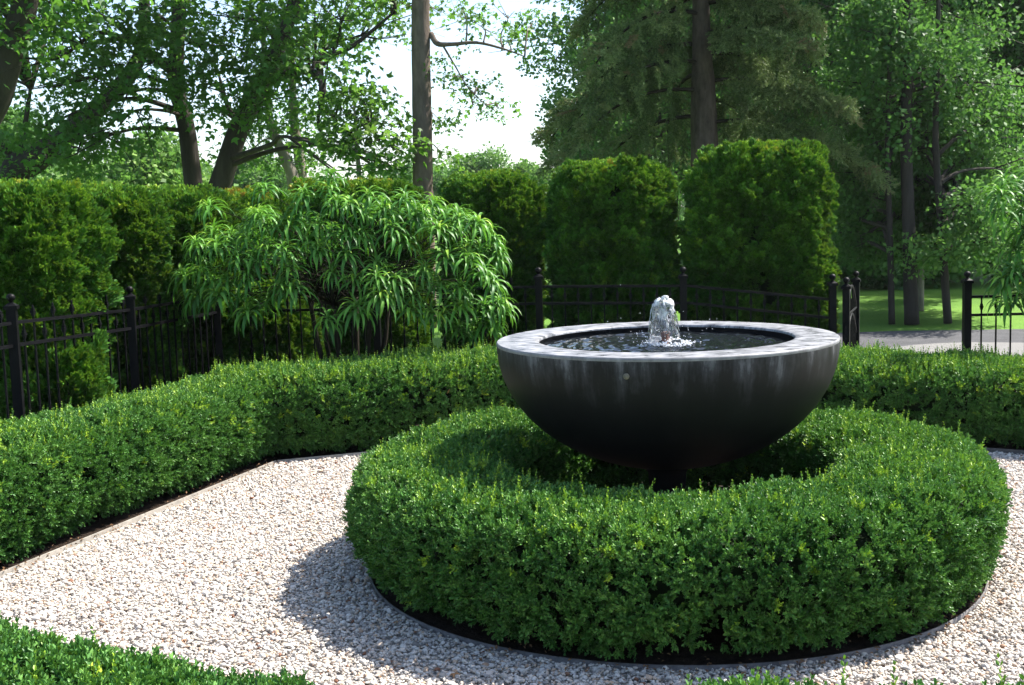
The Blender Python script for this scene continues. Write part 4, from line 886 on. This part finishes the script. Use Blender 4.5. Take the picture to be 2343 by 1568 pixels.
# spruce behind the right thujas
def spruce():
    Ys = 16.0; q = V3(1612, 380, Ys); b_ = np.array([q[0], Ys, 0]); root = empty('spruce_tree', tuple(b_), 'tall spruce with drooping grey-green boughs behind the two right thujas', 'tree')
    MB().tube(smooth([b_, q, V3(1608, 200, Ys), V3(1603, 0, Ys), [b_[0], Ys, 9.5]], 6), np.interp(np.linspace(0, 1, 25), [0, .2, .5, 1], [.24, .19, .16, .06]), 16, .05, 3).build('trunk', M['bark_spruce'], root, True)
    r = np.random.default_rng(88); P = []; D = []; S = []; T = []
    for i in range(42):
        z = 2.75 + 5.6 * (i / 42) ** 1.1; a = i * 2.399963 + r.normal() * .25; L = (2.55 - .22 * (z - 2.5)) * r.uniform(.70, 1.1); h = np.array([math.cos(a), math.sin(a), 0])
        if h[1] < -.80 and z < 4.6: continue
        left = h[0] < -.15; ts = np.linspace(0, 1, 12); dr_ = (.52 if left else .34) + .2 * r.uniform(); sd = np.array([-h[1], h[0], 0]); wig = r.normal() * .16
        path = np.array([[b_[0], Ys, z] + h * L * (t - .12 * t ** 3) + sd * wig * L * t * t + np.array([0, 0, .10 * L * t - dr_ * L * t ** 2.2 + .34 * L * max(0, t - .70) ** 1.5]) for t in ts])
        bb = MB(); bb.tube(path, np.linspace(.032, .006, 12), 6, .05, i); bb.build('bough', M['twig'], root, True)
        for j in range(32):
            t = .10 + .88 * (j + r.uniform(0, .8)) / 32; p = np.array([np.interp(t, ts, path[:, c]) for c in range(3)]); e = 1 if j % 2 else -1
            if left and r.uniform() < .35: continue
            ln = .62 * (1.05 - .72 * t) * r.uniform(.7, 1.2) * L / 2.2; ax = unit(h * .75 + sd * e * .85 + np.array([0, 0, -.10]) + r.normal(size=3) * .10)
            for k in range(4):
                u = (k + .3) / 4; q = p + ax * ln * u + np.array([0, 0, -.45 * ln * u * u]); d = ax + np.array([0, 0, -.8 * u]) + r.normal(size=3) * .12
                P.append(q); D.append(d); S.append(r.uniform(.9, 1.3)); T.append(.46 + .30 * t + .10 * u + r.normal() * .12 + (.6 if r.uniform() < .015 else 0))
            if r.uniform() < (.85 if left else .55):
                nh = int(r.integers(1, 4 if left else 3)); q = p + ax * ln * r.uniform(.2, .8)
                for k in range(nh): P.append(q + np.array([0, 0, -.04 - .22 * k])); D.append(np.array([0, 0, -1.0]) + r.normal(size=3) * .14); S.append(r.uniform(.85, 1.2)); T.append(.22 + r.normal() * .10)
    P = np.array(P); scatter('crown', P, frames(np.array(D)), np.array(S), np.clip(T, 0, 1.3), r.integers(0, 4, len(P)), P_SPR, root); return root
spruce()

# lawn trees at the right
def lawn_tree(label, x, y, r0, topx, seed, lob, lean=0, Y=None, bark='bark_dark'):
    g_ = at(x, y, z=0) if Y is None else np.array([*at(x, y, Y=Y)[:2], 0]); Yk = g_[1]; t1 = at(topx, 330, Y=Yk); t2 = at(topx + 5, 120, Y=Yk)
    tree('lawn_tree', label, g_, [([g_, (g_ * .6 + t1 * .4) + np.array([lean, 0, 0]), t1, t2, t2 + np.array([0, 0, 2.2])], [r0 * 1.12, r0, r0 * .85, r0 * .7, r0 * .35])], lob, 15, P_LAWN, M[bark], seed=seed, branch_r=.03, group='trees on the lawn', scale=.8, flat=.5)
def rl(n, x0, x1, y0, y1, Y, rx, tn, seed, dn=1.0):
    r = np.random.default_rng(seed); return [LB(r.uniform(x0, x1), r.uniform(y0, y1), Y + r.uniform(-1.3, 1.3), rx * r.uniform(.75, 1.25), None, rx * .5, dn * r.uniform(.6, 1.2), tn + r.normal() * .1) for _ in range(n)]
lawn_tree('tallest lawn tree with straight dark trunk, seen between the gate posts', 2086, 742, .088, 2072, 61, rl(26, 1960, 2250, -60, 330, 17.0, .75, .3, 1) + crown((5.9, 17, 6.6), (2.6, 2.4, 1.6), 16, 1.0, 61, .4))
lawn_tree('slim lawn tree just right of the open gate leaf', 2040, 742, .040, 2030, 62, rl(12, 1930, 2080, 420, 580, 17.2, .40, .35, 2, .8) + rl(8, 1940, 2110, 250, 420, 17.3, .6, .3, 12))
lawn_tree('lawn tree with slightly leaning trunk left of the right gate post', 2168, 740, .050, 2140, 63, rl(20, 2090, 2300, 420, 600, 16.6, .45, .42, 3, .9) + rl(10, 2100, 2330, 250, 420, 16.8, .6, .38, 13), bark='bark_dark')
lawn_tree('thin lawn tree with sunlit trunk behind the tallest lawn tree', 2106, 712, .04, 2110, 64, rl(14, 2060, 2240, 350, 560, 18.8, .55, .4, 4, .9), bark='bark_pale')

# woodland wall at the right
wd = np.random.default_rng(5)
wlabels = ['woodland tree rising behind the largest thuja', 'woodland tree behind the gate, first from the left', 'woodland tree behind the lawn, above the slim lawn tree', 'woodland tree behind the lawn, above the leaning lawn tree', 'dark woodland tree filling the top right corner', 'woodland tree at the right edge behind the lance-leaved shrub', 'woodland tree deep behind the lawn at the right', 'woodland tree far behind the right gate post', 'woodland tree beyond the spruce']
for k, (X, Y, H_, R_, tn) in enumerate([(6.2, 27, 11, 3.0, .4), (8.6, 26.5, 12, 3.0, .26), (12.2, 26, 12, 3.0, .28), (15.5, 25, 13, 3.2, .25), (10.4, 27.5, 12, 3.0, .30), (13.8, 27.0, 12, 3.0, .32), (17.5, 28, 13, 3.6, .38), (13, 31, 14, 3.6, .4), (4.0, 33, 12, 3.2, .45)]):
    b_ = np.array([X, Y, 0])
    hi = k == 4 or k == 5
    lob = crown((X, Y, H_ * .56), (R_, R_, H_ * (.30 if hi else .45)), 46, 1.15, 300 + k, tn, 1.25)
    tree('woodland_tree', wlabels[k], b_, [([b_, b_ + [.1, 0, H_ * .3], b_ + [-.1, 0, H_ * .6], b_ + [0, 0, H_ * .9]], [.26, .2, .15, .05])], lob, 11, P_WOOD, M['bark_dark'], seed=310 + k, branch_r=.05, group='woodland trees behind the lawn', flat=.3)
# understorey: dark shrubs under the woodland
und = [(5.3, 23.5), (7.2, 23.0), (8.6, 24.2), (10.2, 23.4), (12.0, 22.6), (13.8, 23), (15.6, 22.5)]
ulab = ['dark understorey shrub below the woodland, behind the gate leaf', 'dark understorey shrub behind the slim lawn tree', 'dark understorey shrub behind the tallest lawn tree', 'dark understorey shrub behind the leaning lawn tree', 'dark understorey shrub behind the right gate post', 'dark understorey shrub beyond the fence at the right', 'dark understorey shrub at the right edge beyond the lawn']
for k, (X, Y) in enumerate(und):
    b_ = np.array([X, Y, 0]); tree('woodland_shrub', ulab[k], b_, [([b_, b_ + [0, 0, .8], b_ + [.1, 0, 1.6]], [.05, .04, .01])], crown((X, Y, 1.0), (1.25, 1.0, .95), 20, .5, 400 + k, .25, 1.0), 30, P_UND, M['twig'], seed=420 + k, branch=False, group='woodland shrubs', flat=.3, cat='shrub')

# mid-distance deciduous trees behind the thujas and spruce
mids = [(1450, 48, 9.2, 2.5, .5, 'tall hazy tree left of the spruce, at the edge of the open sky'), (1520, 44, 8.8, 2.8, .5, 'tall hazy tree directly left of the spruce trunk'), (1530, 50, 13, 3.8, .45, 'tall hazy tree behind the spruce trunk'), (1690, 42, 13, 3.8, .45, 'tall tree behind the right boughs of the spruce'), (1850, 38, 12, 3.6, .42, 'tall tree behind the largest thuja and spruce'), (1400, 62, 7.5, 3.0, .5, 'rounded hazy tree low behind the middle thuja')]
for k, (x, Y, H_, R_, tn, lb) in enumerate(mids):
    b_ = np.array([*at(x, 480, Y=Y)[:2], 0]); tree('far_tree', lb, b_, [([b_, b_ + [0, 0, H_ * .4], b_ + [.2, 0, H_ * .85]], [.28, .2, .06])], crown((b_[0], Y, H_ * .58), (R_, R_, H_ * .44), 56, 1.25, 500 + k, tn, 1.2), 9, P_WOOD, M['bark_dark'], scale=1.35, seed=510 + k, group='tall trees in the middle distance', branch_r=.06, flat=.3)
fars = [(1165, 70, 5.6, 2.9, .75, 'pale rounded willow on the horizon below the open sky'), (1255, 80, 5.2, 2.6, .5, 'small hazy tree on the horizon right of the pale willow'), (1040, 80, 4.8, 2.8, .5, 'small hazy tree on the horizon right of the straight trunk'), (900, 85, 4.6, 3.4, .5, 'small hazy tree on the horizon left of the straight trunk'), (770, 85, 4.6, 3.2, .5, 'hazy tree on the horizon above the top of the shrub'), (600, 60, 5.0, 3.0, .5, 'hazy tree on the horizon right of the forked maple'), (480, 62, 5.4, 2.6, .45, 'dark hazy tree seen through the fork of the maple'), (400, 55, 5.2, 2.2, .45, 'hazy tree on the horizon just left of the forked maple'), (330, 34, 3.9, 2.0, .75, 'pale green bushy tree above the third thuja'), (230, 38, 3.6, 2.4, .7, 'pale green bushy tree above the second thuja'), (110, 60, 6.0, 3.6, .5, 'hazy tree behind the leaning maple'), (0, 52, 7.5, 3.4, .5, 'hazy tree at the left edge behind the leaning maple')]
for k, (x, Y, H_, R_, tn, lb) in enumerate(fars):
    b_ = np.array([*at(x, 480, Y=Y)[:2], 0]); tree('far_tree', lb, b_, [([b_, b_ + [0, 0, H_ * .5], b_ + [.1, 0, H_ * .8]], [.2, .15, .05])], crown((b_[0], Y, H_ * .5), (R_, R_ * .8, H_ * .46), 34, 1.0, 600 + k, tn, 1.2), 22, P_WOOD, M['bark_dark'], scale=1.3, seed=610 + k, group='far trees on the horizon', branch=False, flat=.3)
# wooded skyline beyond, one mass
r_ = np.random.default_rng(9); n = 2600; X = r_.uniform(-75, 95, n); Yk = 115 + r_.uniform(-6, 10, n); P = np.c_[X, Yk, r_.uniform(0, 1, n) ** .8 * (5.2 + 1.6 * vnoise(np.c_[X, np.zeros(n), np.zeros(n)], .12, 4) + np.clip((X - 10) * .12, 0, 8))]
tag(scatter('distant_wood', P, frames(np.c_[r_.normal(size=(n, 2)) * .5, np.ones(n)]), r_.uniform(.9, 1.6, n), np.clip(.45 + r_.normal(0, .12, n), 0, 1), r_.integers(0, 4, n), P_FAR), 'hazy line of distant woodland along the horizon', 'wood')

# ------------------------------------------------------------------ fallen leaves
lf = MB(); v, f = maple_leaf(.045); lf.add([(p[0], p[1], p[2] * 1.6) for p in v], f); DL = mesh('fallen_leaf', lf.v, lf.f); DL.materials.append(M['dryleaf'])
r_ = np.random.default_rng(3)
for (x, y, lb) in ((720, 2520, 'dry brown leaf on the gravel just beyond the bottom left hedge'), (1240, 2240, 'dry brown leaf in the edge of the ring hedge shadow'), (3020, 2390, 'dry brown leaf on the gravel below the front of the ring hedge'), (3560, 2330, 'dry brown leaf on the gravel at the bottom right'), (690, 2420, 'dry brown leaf on the open gravel left of the ring shadow'), (885, 2255, 'dry brown leaf in the middle of the sunlit gravel'), (1720, 2545, 'dry brown leaf on the gravel at the bottom, below the ring edging'), (1500, 2350, 'dry brown leaf lying in the shaded gravel by the ring edging'), (440, 2000, 'dry brown leaf on the gravel near the left box hedge')):
    p = at(x * .605, y * .605, z=.03); o = bpy.data.objects.new('fallen_leaf', DL); col.objects.link(o); o.location = p; o.rotation_euler = (r_.normal() * .3, r_.normal() * .3, r_.uniform(0, 6.28)); s_ = r_.uniform(.5, .95); o.scale = (s_, s_ * .7, s_)
    tag(o, lb, 'leaf', 'fallen leaves on the gravel')

v_, f_ = QUADL(.016, .009, .25); me_ = mesh('litter_flake', v_, f_); me_.materials.append(M['needle_litter']); P_LIT = [bpy.data.objects.new('litter_flake', me_)]
r_ = np.random.default_rng(21); a = r_.uniform(-2.2, .35, 330); rd = R_EDGE + np.abs(r_.normal(0, .06, 330)) + .01 - (r_.uniform(size=330) < .35) * .12
Lp = np.c_[BC[0] + np.cos(a) * rd, BC[1] + np.sin(a) * rd, np.full(330, .030)]; t_ = r_.uniform(0, 2.6, 150); w_ = r_.normal(0, .05, 150) + .01
Lp = np.vstack([Lp, np.c_[A0 + dA * t_[:, None] - nA * w_[:, None], np.full(150, .030)], np.c_[r_.uniform(-2.0, 2.6, 160), r_.uniform(3.0, 7.5, 160), np.full(160, .028)]])
Lp = Lp[(np.linalg.norm(Lp[:, :2] - BC, axis=1) > R_EDGE - .14)]; nl_ = len(Lp)
tag(scatter('leaf_litter', Lp, frames(np.c_[r_.normal(0, .5, (nl_, 2)), np.ones(nl_)]), r_.uniform(.5, 1.5, nl_), np.zeros(nl_), np.zeros(nl_, int), P_LIT), 'small dry brown clippings strewn along the edging and gravel', 'litter')

# ------------------------------------------------------------------ air
hb = MB().box((0, 350, 8.5), (1300, 1200, 21)); hm, hn, ho = newmat('haze_air'); pv = N(hn, 'ShaderNodeVolumePrincipled'); pv.inputs['Color'].default_value = (.93, .96, 1.0, 1); pv.inputs['Density'].default_value = 0.00028; pv.inputs['Anisotropy'].default_value = 0.3
hn.links.new(pv.outputs[0], ho.inputs['Volume']); hz_ = hb.build('haze', hm); hz_['kind'] = 'stuff'
